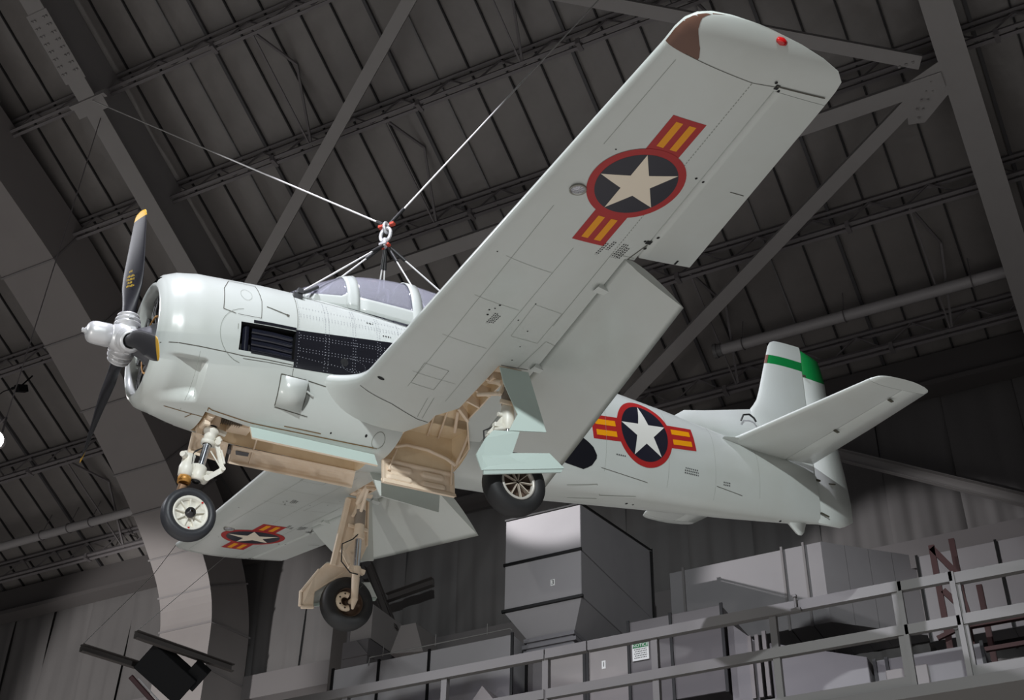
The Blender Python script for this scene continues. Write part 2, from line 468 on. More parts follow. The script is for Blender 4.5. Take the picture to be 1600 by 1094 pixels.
# ---------------- pipes under the roof
def pipe(a, c, r, hangers, label):
    a, c = Vector(a), Vector(c); t = empty('sprinkler_main', a, label=label, cat='pipe', group=None)
    b = MB(); b.tube([Vector((0, 0, 0)), c - a], r, 20); b.build('pipe', mat('pipe_grey', s2l(176, 172, 172), .4), t)
    b = MB(); b.tube([Vector((-.03, 0, 0)), Vector((.05, 0, 0))], r * 1.35, 20); b.tube([Vector((.02, 0, 0)), Vector((.16, 0, 0))], r * 1.15, 20); b.build('end_coupling', mat('coupling_grey', s2l(120, 118, 118), .45), t)
    for h in hangers:
        b = MB(); p = Vector((h - a.x, 0, 0)); b.tube([p + Vector((0, r * 1.15 * math.cos(q), r * 1.15 * math.sin(q))) for q in lin(0, 2 * PI, 17)], .014, 6, cap=False); b.tube([p + Vector((0, 0, r * 1.1)), p + Vector((0, .3, 1.2))], .012, 6)
        b.build('pipe_hanger', JOIST, t)


pipe((-7.55, 23.6, 19.30), (3.0, 23.6, 19.30), .125, [-6.9, -4.6, -1.9], 'long grey pipe under the roof passing behind the tail fin')
pipe((-34.0, 23.6, 19.30), (-22.9, 23.6, 19.30), .12, [-30.5, -27.6, -26.6, -25.8], 'grey pipe under the roof at lower left running into the curved duct')

# ---------------- the big curved duct following the roof
DT = empty('curved_air_duct', (-22.0, 24.0, 12.0), label='huge curved grey air duct bending from the roof down the left wall', cat='duct')
prof = [(9.5, 24.6), (11.9, 23.62), (14.47, 22.57), (16.48, 21.73), (17.88, 21.0), (19.16, 20.25), (20.44, 19.45), (21.59, 18.62), (22.4, 17.95), (23.1, 17.25), (23.6, 16.6), (23.88, 15.9), (23.97, 15.0), (24.0, 12.0), (24.0, 8.0)]
def dens(p, n=4):
    out = []; m = len(p)
    for i in range(m - 1):
        p0, p1, p2, p3 = [Vector(p[min(max(i + k, 0), m - 1)]) for k in (-1, 0, 1, 2)]
        for t in [k / n for k in range(n)]: out.append(.5 * ((2 * p1) + (-p0 + p2) * t + (2 * p0 - 5 * p1 + 4 * p2 - p3) * t * t + (-p0 + 3 * p1 - 3 * p2 + p3) * t ** 3))
    return out + [Vector(p[-1])]


pr = dens(prof)
def offs(i, d):
    a = pr[max(i - 1, 0)]; c = pr[min(i + 1, len(pr) - 1)]; t = (c - a).normalized(); n = Vector((-t.y, t.x)); n = n if n.y >= 0 or n.x > 0 else -n
    return pr[i] + n * d
XL, XR = -22.85, -21.22
joints = [0, 6, 12, 17, 22, 27, 31, 36, 41, 46, 49, 53, len(pr) - 1]
for a, c in zip(joints[:-1], joints[1:]):
    b = MB(); rows = []
    for i in range(a, c + 1):
        p = pr[i]; q = offs(i, 1.5); rows.append([(XL, p.x, p.y), (XR, p.x, p.y), (XR, q.x, q.y), (XL, q.x, q.y)])
    b.v = [(x + 22, y - 24, z - 12) for r in rows for x, y, z in r]
    for i in range(len(rows) - 1):
        for j in range(4):
            k = (j + 1) % 4; b.f.append((i * 4 + j, i * 4 + k, (i + 1) * 4 + k, (i + 1) * 4 + j)); b.m.append(0); b.sm.append(False)
    b.build('duct_section', DUCTD, DT)
for i in joints[1:-1]:
    p = offs(i, -.035); q = offs(i, 1.55); b = MB(); t = (pr[i] - pr[i - 1]).normalized() * .022
    V3 = lambda x, v: (x + 22, v.x - 24, v.y - 12)
    b.hexa([V3(XL - .03, p - t), V3(XR + .03, p - t), V3(XR + .03, q - t), V3(XL - .03, q - t), V3(XL - .03, p + t), V3(XR + .03, p + t), V3(XR + .03, q + t), V3(XL - .03, q + t)])
    b.build('duct_flange', mat('flange_grey', s2l(134, 130, 130), .45), DT)

# ---------------- plant on the upper platform
def boxthing(name, x0, x1, y0, y1, z0, z1, m, label, cat, seams=(), group=None, sides=()):
    t = empty(name, (x0, y0, z0), label=label, cat=cat, group=group)
    xs_ = [x0] + list(seams) + [x1]
    for a, c in zip(xs_[:-1], xs_[1:]):
        b = MB(); b.box(((a + c) / 2 - x0, (y1 - y0) / 2, (z1 - z0) / 2), (c - a - .006, y1 - y0, z1 - z0)); bevel(b.build('casing_panel', m, t), .008, 1)
    for a in list(seams) + [x0, x1]:
        b = MB(); b.box((a - x0, -.012, (z1 - z0) / 2), (.05, .03, z1 - z0 + .05)); b.build('panel_flange', mat('flange_light', s2l(176, 174, 176), .4, metal=.2), t)
    return t


# unit 3: tall duct box with sloped hopper
U = empty('duct_plenum', (-8.94, 19.3, 11.0), label='tall grey duct box with a sticker reading 3 and a sloped hopper below', cat='duct')
xa, xb, ya, yb = -1.51, 0, 0, 3.3
for z0, z1 in ((.77, 1.65), (1.67, 2.56)):
    b = MB(); sl2 = .60 if z0 > 1 else .02
    b.hexa([(xa, ya, z0), (xb, ya, z0), (xb, yb, z0), (xa, yb, z0), (xa, ya, z1), (xb, ya, z1), (xb, yb, z1 + sl2), (xa, yb, z1 + sl2)]); bevel(b.build('plenum_panel', DUCT, U), .01, 1)
b = MB(); b.box((-.755, -.015, 1.66), (1.55, .04, .05)); b.box((-.755, -.015, .76), (1.58, .05, .05)); b.box((-.755, -.01, 2.57), (1.53, .04, .03)); b.bar((.012, 0, 2.58), (.012, 3.3, 3.18), .03, .03); b.build('panel_flange', mat('flange_light', (0, 0, 0)), U)
b = MB(); b.hexa([(-1.20, .30, .30), (-.28, .30, .30), (-.28, 2.6, .30), (-1.20, 2.6, .30), (xa, ya, .75), (xb, ya, .75), (xb, yb, .75), (xa, yb, .75)]); b.build('hopper', DUCT, U)
b = MB()
for i, z in enumerate((.24, .13, .02)): b.box((-.74, 1.4, z), (.98 + .06 * (i % 2), 2.36, .07))
b.box((-.74, 1.4, .13), (.90, 2.28, .30)); b.build('flexible_collar', mat('collar_grey', s2l(120, 118, 122), .5), U)
b = MB(); b.box((.02, 3.28, 1.95), (.05, .05, 2.5)); b.build('corner_angle', mat('flange_light', (0, 0, 0)), U)


def sticker(txt, x, y, z, w_, h_, parent=None, size=.11, flip=False):
    t = empty('sticker', (x, y, z), label='small white sticker reading ' + txt + (' on the tall duct box' if txt == '3' else ' on the grey cabinet front'), cat='sticker')
    b = MB(); b.box((0, 0, 0), (w_, .004, h_)); b.build('sticker_sheet', SIGNW, t)
    vs, fs = text_mesh(txt, size); b = MB(); b.add([(p[0], -.004, p[1]) for p in vs], fs); b.build('printed_text', STENCIL, t, False)


sticker('3', -9.49, 19.295, 12.13, .085, .12, size=.13)
sticker('1', -8.53, 19.245, 10.42, .07, .14, size=.12)
# large horizontal duct behind, with a slanted end
U = empty('supply_duct', (-8.94, 24.12, 12.6), label='wide light grey duct behind the railing with a slanted right end', cat='duct')
def duct_hexa(x0, x1, z0, z1, m=DUCT, dy=1.7):
    b = MB(); b.hexa([(x0, 0, z0), (x1, 0, z0), (x1, dy, z0), (x0, dy, z0), (x0, 0, z1), (x1, 0, z1), (x1, dy, z1), (x0, dy, z1)]); return b
for x0, x1 in ((-.2, .12), (.13, 2.24), (2.26, 2.69), (2.71, 3.06)):
    bevel(duct_hexa(x0, x1, .07, 1.80).build('duct_panel', DUCT, U), .008, 1)
for i in range(4):
    k0, k1 = i / 4, (i + 1) / 4; f = lambda k: (3.06 + k * 1.52, k * 1.41)
    b = MB(); (xa_, ya_), (xb_, yb_) = f(k0), f(k1); xb_ -= .006
    b.hexa([(xa_, ya_, .07), (xb_, yb_, .07), (xb_, 1.7, .07), (xa_, 1.7, .07), (xa_, ya_, 1.80), (xb_, yb_, 1.80), (xb_, 1.7, 1.80), (xa_, 1.7, 1.80)]); b.build('duct_panel', DUCT, U)
b = MB()
for x in (.12, 2.25, 2.70): b.box((x, -.03, .93), (.045, .06, 1.82))
b.box((4.60, 1.44, .93), (.05, .06, 1.85)); b.build('duct_flange', mat('flange_grey', (0, 0, 0)), U)
boxthing('wall_duct', -4.23, 1.5, 25.0, 25.5, 12.3, 14.10, DUCT, 'pale ribbed duct on the far wall behind the maroon ladder', 'duct', (-2.70, -1.2))
# left lower duct and cabinets
boxthing('low_duct', -14.0, -10.27, 19.3, 20.6, 9.9, 11.31, DUCT, 'long pale duct box at the bottom behind the railing', 'duct', (-13.0, -11.94))
b = MB(); b.tube([(-13.2, 19.25, 11.25), (-13.18, 19.25, 11.39), (-10.3, 19.25, 11.40), (-10.25, 19.25, 11.36)], .012, 6)
for x in (-12.9, -11.8, -10.75): b.tube([(x, 19.25, 11.36), (x, 19.25, 11.58)], .008, 6)
b.build('conduit', RAIL, label='thin pale conduit with short stubs along the top of the low duct', cat='conduit')
boxthing('equipment_cabinet', -9.62, -8.90, 19.3, 20.2, 9.6, 10.80, DUCTD, 'grey cabinet with a small handle below the hopper', 'cabinet')
boxthing('equipment_cabinet', -8.82, -8.07, 19.25, 20.3, 9.6, 10.79, DUCTD, 'grey cabinet carrying the small white sticker with 1', 'cabinet')
boxthing('equipment_cabinet', -8.05, -6.42, 19.2, 20.8, 9.6, 11.05, mat('cabinet_dark', s2l(104, 100, 101), .5), 'dark grey cabinet behind the green and white notice', 'cabinet', (-7.3,))
boxthing('equipment_cabinet', -10.14, -9.66, 19.6, 20.2, 9.6, 10.85, mat('cabinet_dark', (0, 0, 0)), 'narrow dark cabinet left of the handled cabinet', 'cabinet')
b = MB(); b.hexa([(-6.38, 19.3, 9.4), (-5.95, 19.3, 9.4), (-5.95, 21.0, 9.4), (-6.38, 21.0, 9.4), (-6.38, 19.3, 10.80), (-5.95, 19.3, 10.38), (-5.95, 21.0, 10.38), (-6.38, 21.0, 10.80)])
b.build('sloped_transition', DUCT, label='small sloped grey duct end left of the low boxes', cat='duct')
b = MB(); b.bar((-6.0, 19.2, 9.4), (-6.0, 19.2, 10.42), .06, .06, (0, 1, 0)); b.bar((-5.88, 19.2, 9.4), (-5.88, 19.2, 10.42), .06, .06, (0, 1, 0)); b.bar((-5.76, 19.2, 9.4), (-5.76, 19.2, 10.46), .06, .06, (0, 1, 0)); b.build('corner_posts', DUCTD, label='three short upright flanges beside the sloped duct end', cat='flange')
b = MB(); b.hexa([(-5.72, 19.3, 9.0), (-4.24, 19.3, 9.0), (-4.24, 22.0, 9.0), (-5.72, 22.0, 9.0), (-5.72, 19.3, 10.30), (-4.24, 19.3, 9.80), (-4.24, 22.0, 9.80), (-5.72, 22.0, 10.30)])
bevel(b.build('low_casing', DUCT, label='low grey duct casing with a sloping top behind the middle of the railing', cat='duct'), .01, 1)
boxthing('air_handler', -4.18, -2.6, 19.5, 21.5, 8.9, 9.80, DUCT, 'low grey casing at the lower right behind the railing', 'duct', (-4.0,))
b = MB(); b.box((-3.72, 19.46, 9.35), (.62, .05, .5)); bevel(b.build('access_hatch', DUCTD, label='small square access hatch on the low grey casing', cat='hatch'), .012, 1)
b = MB(); b.prism([(-10.9, 18.6, 9.6), (-10.0, 18.6, 9.6), (-10.45, 18.6, 10.15)], (0, 1.4, 0)); b.build('sloped_hood', DUCTD, label='small dark gabled hood peeking over the bottom edge', cat='hood')
b = MB(); b.box((-16.85, 25.0, 14.78), (.58, 1.7, .85)); b.build('junction_box', DUCTD, label='grey box on the far wall right of the far wheel', cat='box')
b = MB(); b.box((-16.9, 25.0, 13.95), (.7, 1.9, .75)); b.tube([(-17.35, 24.4, 13.2), (-17.35, 24.4, 15.6)], .06, 10); b.prism([(-17.2, 24.0, 13.9), (-16.5, 24.0, 13.9), (-16.85, 24.0, 14.3)], (0, .3, 0)); b.build('lower_junction_box', mat('cabinet_dark', (0, 0, 0)), label='darker box with a pipe below the wall box', cat='box')
b = MB(); b.hexa([(-16.3, 24.6, 14.1), (-15.4, 24.6, 14.0), (-15.4, 25.9, 14.0), (-16.3, 25.9, 14.1), (-16.05, 24.6, 14.75), (-15.65, 24.6, 14.75), (-15.65, 25.9, 14.75), (-16.05, 25.9, 14.75)]); b.build('brace_foot', DUCTD, label='grey brace foot plate at the end of the wall brace', cat='bracket')

# platform deck, railing
b = MB(); b.box((-6.0, 21.7, 8.42), (18, 8.6, .16)); b.build('platform', mat('deck_grey', s2l(110, 108, 106), .6), kind='structure')
RL = empty('platform_railing', (-7.0, 17.5, 8.5), label='light grey metal railing along the upper platform', cat='railing')
def rp(b, name='rail', m=RAIL): o = b.build(name, m, RL); o.location = (7.0, -17.5, -8.5); return o
H = .155
for x0, x1, zt in ((-14.0, -8.74, 10.03), (-8.72, -8.02, 10.03), (-8.0, -3.27, 10.03), (-2.53, 3.0, 9.99)):
    b = MB(); b.box(((x0 + x1) / 2, 17.5, zt - H / 2), (x1 - x0, .10, H)); rp(b, 'top_rail')
for x0, x1 in ((-14.0, -8.74), (-8.70, -3.27), (-2.50, 3.0)):
    b = MB(); b.box(((x0 + x1) / 2, 17.5, 9.39 - H / 2), (x1 - x0, .09, H * .95)); rp(b, 'mid_rail')
for x0, x1 in ((-8.7, -3.27), (-2.50, 3.0)):
    b = MB(); b.box(((x0 + x1) / 2, 17.5, 8.66 - H / 2), (x1 - x0, .06, H)); rp(b, 'toe_board')
for x in (-12.4, -10.52, -8.73, -6.93, -5.10, -3.33, -2.50, -.7, 1.1):
    b = MB(); b.box((x, 17.53, 9.2), (.10, .10, 1.50)); rp(b, 'rail_post')
GT = empty('railing_gate', (-2.9, 17.46, 8.5), label='short raised gate section of the railing left of the maroon ladder', cat='gate')
for z in (10.00, 9.36):
    b = MB(); b.box((0, 0, z - 8.5 - .07), (.74, .08, .14)); b.build('gate_rail', RAIL, GT)
for x in (-.36, .36):
    b = MB(); b.box((x, 0, .75), (.07, .08, 1.5)); b.build('gate_post', RAIL, GT)
b = MB(); b.box((-4.72, 17.42, 9.86), (.14, .08, .05)); b.tube([(-4.72, 17.42, 9.9), (-4.72, 17.42, 10.08)], .02, 8); b.box((-4.72, 17.42, 10.08), (.05, .06, .04)); b.build('clamp', RAIL, label='small clamp fixed on the top rail', cat='clamp')
SG = empty('notice_sign', (-7.84, 19.18, 10.5), label='small green and white notice sign hanging on the dark cabinet', cat='sign')
b = MB(); b.box((0, 0, 0), (.29, .01, .30)); b.build('sign_board', SIGNW, SG)
b = MB(); b.box((0, -.007, .105), (.27, .004, .075)); b.build('sign_header', SIGNG, SG)
vs, fs = text_mesh('NOTICE', .075); b = MB(); b.add([(p[0], -.011, p[1] + .105) for p in vs], fs); b.build('header_lettering', SIGNW, SG, False)
b = MB()
for r in range(5):
    x = -.11 + .01 * (r % 2)
    while x < .10: b.box((x + .010, -.007, .04 - r * .036), (.016 + .006 * ((r * 7 + int(x * 100)) % 2), .002, .014)); x += .028
b.build('small_print', STENCIL, SG)

# maroon ladder frame
LD = empty('maroon_ladder', (-3.3, 21.5, 9.8), label='maroon steel ladder frame with diagonal braces at the right', cat='ladder')
def lb(a, c, w_=.10, d=.06, name='ladder_member'):
    b = MB(); b.bar(Vector(a) - Vector((-3.3, 21.5, 9.8)), Vector(c) - Vector((-3.3, 21.5, 9.8)), w_, d, (0, 1, 0)); b.build(name, MAROON, LD)
lb((-3.36, 21.5, 9.4), (-3.36, 21.5, 12.5), name='stringer'); lb((-3.07, 21.9, 9.4), (-3.07, 21.9, 12.75), name='stringer')
lb((-2.82, 22.3, 9.4), (-2.82, 22.3, 12.0), name='stringer')
lb((-3.36, 21.5, 12.45), (-3.0, 21.5, 11.85)); lb((-3.3, 21.5, 11.65), (-3.0, 21.5, 11.2)); lb((-3.05, 21.4, 11.9), (-2.95, 21.4, 10.9))
lb((-3.1, 21.4, 10.98), (2.0, 21.4, 10.98), .22, .10, 'platform_beam'); lb((-3.15, 21.4, 10.47), (2.0, 21.4, 10.47), .07, .07, 'platform_rail'); lb((-3.5, 21.3, 10.75), (-3.0, 21.3, 10.90), .07, .07)
b = MB(); b.bar((.13, -.4, -.4), (.16, -.4, .95), .07, .05, (0, 1, 0)); b.tube([(.15, -.45, .98), (.15, -.38, .98)], .045, 12); b.build('ladder_post', RAIL, LD)

# projector unit hung at the lower left
for (a, c, lb_) in (((-19.19, 18, 12.19), (-18.45, 20.0, 12.19), 'left support channel of the hanging black projector'), ((-17.79, 17.96, 12.19), (-17.1, 20.1, 12.19), 'right support channel of the hanging black projector')):
    b = MB(); b.bar(a, c, .02, .15); b.bar(Vector(a) + Vector((.05, 0, .07)), Vector(c) + Vector((.05, 0, .07)), .10, .015); b.bar(Vector(a) + Vector((.05, 0, -.07)), Vector(c) + Vector((.05, 0, -.07)), .10, .015); b.build('support_channel', DARKST, label=lb_, cat='channel')
PJ = empty('hanging_projector', (-17.75, 19.0, 11.95), label='black box projector with a side hood hanging at the lower left', cat='projector')
R = Matrix(((.886, .463, .0177), (-.2612, .5306, -.8064), (-.3829, .7099, .5912))).transposed()   # columns: right, down, forward of a viewer below
RR = Matrix.Rotation(rad(0), 3, 'X')
def pbox(c, d, ang, name, m):
    b = MB(); Q = R @ Matrix.Rotation(rad(ang), 3, 'Z'); b.box(R @ Vector(c), d, Q); bevel(b.build(name, m, PJ), .012, 1)
pbox((-.02, .12, 0), (.62, 1.1, .45), 42 - 90, 'housing', BLACKM)
pbox((.52, .20, .05), (.46, .34, .35), 42 - 90, 'side_hood', BLACKM)
pbox((-.30, .42, -.28), (.66, .035, .03), 48, 'light_edge', mat('edge_light', s2l(170, 168, 170), .4))
pbox((-.46, .42, -.2), (.7, .10, .05), 48, 'dark_red_band', mat('band_red', s2l(60, 30, 34), .4))
b = MB(); b.tube([(-19.19, 18, 12.22), (-20.3, 20.7, 15.2), (-22.2, 24.0, 19.0)], .008, 6); b.build('support_wire', WIRE, label='thin wire rising from the left support channel', cat='wire')
b = MB(); b.tube([(-17.79, 17.96, 12.22), (-20.0, 23.9, 18.0)], .006, 6); b.build('support_wire', WIRE, label='thin wire rising from the right support channel', cat='wire')
# hanging lamp at the left edge and the small camera above it
LP = empty('hanging_floodlight', (-18.28, 14.0, 14.45), label='bright round floodlight at the left edge of the view', cat='lamp')
b = MB(); b.lathe([(0, .03), (.02, .12), (.10, .17), (.22, .19), (.23, .17), (.21, .16)], (0, .15, .12), (.35, -.75, -.45), 24); b.build('lamp_shade', STEELG, LP)
b = MB(); b.lathe([(.20, .001), (.205, .155)], (0, .15, .12), (.35, -.75, -.45), 24); b.build('lamp_glass', mat('lamp_glow', (1, 1, 1), .5, emit=((1, .98, .96), 60)), LP)
b = MB(); b.tube([(0, .15, .25), (0, .15, .62), (-.3, .25, .62)], .02, 8); b.tube([(.0, .15, .62), (0.1, .3, 9.0)], .012, 6); b.build('lamp_bracket', JOIST, LP)
SCM = empty('small_camera', (-24.3, 19.0, 20.5), label='small black camera on a wire below the roof at the left', cat='camera')
b = MB(); b.box((0, 0, 0), (.14, .32, .18), Matrix.Rotation(.5, 3, 'X')); b.box((-.2, -.05, .05), (.2, .05, .05)); b.build('camera_body', BLACKM, SCM)
b = MB(); b.tube([(-.2, -.05, .05), (-.5, -.1, .0), (-.9, -.1, -.15), (-1.3, -.1, -.4)], .014, 6); b.tube([(-.1, 0, .05), (-.1, .3, .6)], .02, 6); b.build('camera_cable', BLACKM, SCM)
# ================================================================== THE AIRCRAFT
# frame of the aircraft: x aft from the propeller nose, -y port, z up
AC = empty('training_airplane', label='pale grey-green propeller training airplane hanging on cables with its gear and flaps down', cat='airplane')
AC.matrix_world = Matrix(((0.537688, -0.843062, 0.011794, -8.894146), (0.836449, 0.531606, -0.133224, 7.458061),
                          (0.106046, 0.081498, 0.991016, 9.53445), (0, 0, 0, 1)))
FT = np.array([
    (.60, .58, .62, -.56, .02, 2.0, 2.0), (.62, .62, .68, -.60, .02, 2.0, 2.0), (.68, .67, .745, -.655, .02, 2.0, 2.0),
    (.80, .71, .80, -.71, .02, 2.0, 2.05), (1.0, .735, .835, -.74, .02, 2.05, 2.1), (1.3, .74, .85, -.785, .02, 2.1, 2.15),
    (1.7, .73, .87, -.85, .03, 2.2, 2.15), (2.2, .69, .88, -.87, .05, 2.3, 2.15), (2.8, .66, .85, -.89, .05, 2.5, 2.2),
    (3.4, .63, .80, -.90, .05, 2.6, 2.3), (4.4, .58, .78, -.875, .05, 2.6, 2.4), (5.2, .52, .75, -.85, .05, 2.4, 2.5),
    (6.0, .46, .70, -.79, .05, 2.3, 2.4), (7.0, .38, .60, -.71, .05, 2.2, 2.4), (8.0, .30, .46, -.64, .05, 2.2, 2.3),
    (9.0, .19, .36, -.55, .0, 2.2, 2.2), (9.52, .10, .30, -.48, -.05, 2.1, 2.1)])


def fpar(x): return [float(np.interp(x, FT[:, 0], FT[:, i])) for i in range(1, 7)]


def fpt(x, t, off=0.0):
    w_, zt, zb, zm, nt_, nb = fpar(x); c, s_ = math.cos(t), math.sin(t); n = nt_ if s_ >= 0 else nb
    h = (zt - zm) if s_ >= 0 else (zm - zb)
    return ((x), (w_ + off) * math.copysign(abs(c) ** (2 / n), c), zm + (h + off) * math.copysign(abs(s_) ** (2 / n), s_))


def side(x, z, s=-1, off=0.003):
    """point on the fuselage side at height z"""
    w_, zt, zb, zm, nt_, nb = fpar(x)
    n = nt_ if z >= zm else nb; h = (zt - zm) if z >= zm else (zm - zb)
    q = min(abs((z - zm) / h), 0.999); y = w_ * (1 - q ** n) ** (1 / n)
    ny = q ** (n - 1) / h; nyy = (max(y / w_, 0.02)) ** (n - 1) / w_; L = math.hypot(ny, nyy)
    return (x, s * (y + off * nyy / L), z + off * math.copysign(1, z - zm) * ny / L)


def belly(x, y, off=0.003):
    w_, zt, zb, zm, nt_, nb = fpar(x)
    return (x, y, zm - (zm - zb) * (1 - min(abs(y / w_), .999) ** nb) ** (1 / nb) - off)


def sstep(a, b, x):
    t = min(max((x - a) / (b - a), 0), 1); return t * t * (3 - 2 * t)


# ---------------- engine cowling: outer skin, rolled lip, short intake, with the side recess ahead of the exhaust bulge
def cowl_pt(x, t):
    p = Vector(fpt(x, t)); z = p.z
    if p.y != 0 and 0.68 < x < 1.115:
        top = -0.36; bot = -0.70
        top -= .02 * (x - .7) / .4
        a = sstep(top + 0.005, top - 0.035, z) * sstep(bot, bot + 0.05, z)
        if x < 1.095:
            d = 0.115 * sstep(0.66, 1.10, x) * a
        else:
            d = 0.115 * a * (1 - (x - 1.095) / 0.02)
        q = Vector((0, p.y, p.z)).normalized(); p -= q * d
    return p


tt = sorted(set([round(v, 5) for v in lin(0, 2 * PI, 181)[:-1] + lin(rad(205), rad(262), 70) + lin(rad(278), rad(335), 70)]))
xs = [.60, .605, .62, .64, .66, .68, .72, .76, .80, .84, .88, .92, .96, 1.0, 1.04, 1.07, 1.09, 1.095, 1.115, 1.13, 1.2, 1.3, 1.4, 1.5, 1.6, 1.7, 1.8, 1.9, 2.0]
b = MB()
inner = [(1.06, .60), (.90, .60), (.78, .565), (.70, .545), (.65, .54), (.615, .548), (.602, .565)]


def ring_in(x, r):
    k = r / .58
    return lambda t: Vector((x, .58 * k * math.cos(t), .02 + (.585 * k) * math.sin(t)))


rows = [[ring_in(x, r)(t) for t in tt] for x, r in inner] + [[cowl_pt(x, t) for t in tt] for x in xs]
nt_ = len(tt)
b.v = [tuple(p) for r_ in rows for p in r_]
for i in range(len(rows) - 1):
    for j in range(nt_):
        k = (j + 1) % nt_; b.f.append((i * nt_ + j, i * nt_ + k, (i + 1) * nt_ + k, (i + 1) * nt_ + j)); b.m.append(1 if i < 2 else 0); b.sm.append(True)
b.f.append(tuple(range(nt_))); b.m.append(1); b.sm.append(False)
b.f.append(tuple((len(rows) - 1) * nt_ + j for j in range(nt_))[::-1]); b.m.append(1); b.sm.append(False)
cowl = b.build('engine_cowling', [PAINT, DARK], AC)


def ex_cut(s):
    c = MB(); y0, y1 = s * 0.46, s * 0.95
    P = lambda x, z, y: (x, y, z)
    c.hexa([P(1.39, -.235, y0), P(1.99, -.205, y0), P(1.99, -.205, y1), P(1.39, -.235, y1), P(1.39, .075, y0), P(1.99, .125, y0), P(1.99, .125, y1), P(1.39, .075, y1)], 1)
    return c


def nose_bay(x0=1.25, x1=3.08, hw=.235, z1=-.36):
    c = MB(); c.box(((x0 + x1) / 2, 0, (z1 - 1.2) / 2), (x1 - x0, hw * 2, abs(-1.2 - z1)), None, 1); return c


slot = MB()   # air scoop slot above the intake ring
arc = [rad(a) for a in lin(58, 122, 15)]
vs_ = []
for t in arc:
    for xx in (.52, .86):
        for r in (.600, .668):
            vs_.append((xx, r * math.cos(t) * 1.0, .02 + r * math.sin(t) * 1.03))
fs_ = []
for i in range(len(arc) - 1):
    o_ = i * 4; fs_ += [(o_, o_ + 4, o_ + 5, o_ + 1), (o_ + 2, o_ + 3, o_ + 7, o_ + 6), (o_, o_ + 2, o_ + 6, o_ + 4), (o_ + 1, o_ + 5, o_ + 7, o_ + 3)]
fs_ += [(0, 1, 3, 2), tuple(len(vs_) - 4 + k for k in (0, 2, 3, 1))]
slot.add(vs_, fs_, 1)
cut(cowl, [ex_cut(-1), ex_cut(1), slot])
# the nose bay is lined in primer, so it is cut with its own slot
cowl.data.materials[1] = DARK
cowl.data.materials.append(BEIGED)
nb = nose_bay(); nb.m = [2] * len(nb.m); cut(cowl, [nb])

# ---------------- fuselage
b = MB()
xs2 = [2.0, 2.1, 2.2, 2.4, 2.6, 2.8, 3.0, 3.2, 3.4, 3.7, 4.0, 4.4, 4.8, 5.2, 5.6, 6.0, 6.5, 7.0, 7.5, 8.0, 8.5, 9.0, 9.3, 9.52]
tf = lin(0, 2 * PI, 97)[:-1]
b.grid(fpt, xs2, tf, 0, True, True)
nf = len(tf)
b.f.append(tuple(range(nf))); b.m.append(0); b.sm.append(False)
b.f.append(tuple((len(xs2) - 1) * nf + j for j in range(nf))[::-1]); b.m.append(0); b.sm.append(False)
fus = b.build('fuselage', [PAINT, BEIGED], AC)
WELL = [(3.21, .18), (3.33, .48), (3.51, .68), (3.52, .83), (3.70, 1.02), (3.72, 1.84), (3.93, 1.84), (3.91, .82), (4.14, .43), (4.06, .18)]
WHEELW = [(3.21, .18), (3.33, .48), (3.51, .68), (3.52, .83), (3.70, 1.02), (3.91, .82), (4.14, .43), (4.06, .18)]


def well(s, poly=WELL):
    c = MB(); zt = lambda y: -.475 + .135 * y
    c.prism([(x, s * y, zt(y)) for x, y in poly], lambda p: (p[0], p[1], -1.3), 1); return c


cockpit = MB(); cockpit.hexa([(2.45, -.40, .35), (4.9, -.40, .35), (4.9, .40, .35), (2.45, .40, .35), (2.35, -.40, 1.2), (5.0, -.40, 1.2), (5.0, .40, 1.2), (2.35, .40, 1.2)], 2)
fus.data.materials.append(mat('cockpit_dark', (0.02, 0.02, 0.025), 0.7))
cut(fus, [nose_bay(), well(-1, WHEELW), well(1, WHEELW), cockpit])
weld(fus)

# ---------------- wings
def LEx(y): return 2.56 + .052 * y if y > 1.15 else 2.62 - .26 * ((1.15 - y) / .5) ** 2
def TEx(y): return 5.06 - .092 * y if y > 1.0 else 5.06 - .092 + .12 * (1 - y) ** 1.5
def HGx(y): return 4.285 - .069 * y           # flap cut line
def ALx(y): return 4.36 - .066 * y            # aileron hinge line
def zc(y): return -.54 + .1325 * y


def shp(u):
    u = min(max(u, 0), 1); return (0.2969 * math.sqrt(u) - 0.1260 * u - 0.3516 * u * u + 0.2843 * u ** 3 - 0.1015 * u ** 4) / 0.1000 * 0.5 * 2.0 / 1.0 * 1.0


SHM = max(shp(i / 100) for i in range(101))


def wz(x, y, lower=True, LE=None, TE=None, k=1.0):
    LE = LEx(y) if LE is None else LE; TE = TEx(y) if TE is None else TE; c = TE - LE; u = (x - LE) / c
    th = shp(u) / SHM * k
    g = max(0, 1 - y / 1.15) ** 2 * 0.35 if y < 1.15 else 0
    up = .14 * ((1.15 - y) / .5) ** 2 * math.exp(-max(x - LE, 0) / .28) if y < 1.15 else 0
    return up + zc(y) - c * .055 * (1 + g) * th if lower else up + zc(y) + c * .078 * (1 + g) * th


def wl(x, y, s=-1, off=.003):
    return (x, s * y, wz(x, y) - off)


TIP = [(5.97, 2.870, 4.512, 1.0), (6.10, 2.875, 4.505, .97), (6.19, 2.90, 4.49, .88), (6.26, 2.96, 4.40, .74), (6.31, 3.06, 4.20, .58), (6.345, 3.22, 3.95, .38), (6.358, 3.36, 3.75, .22), (6.366, 3.50, 3.60, .03)]


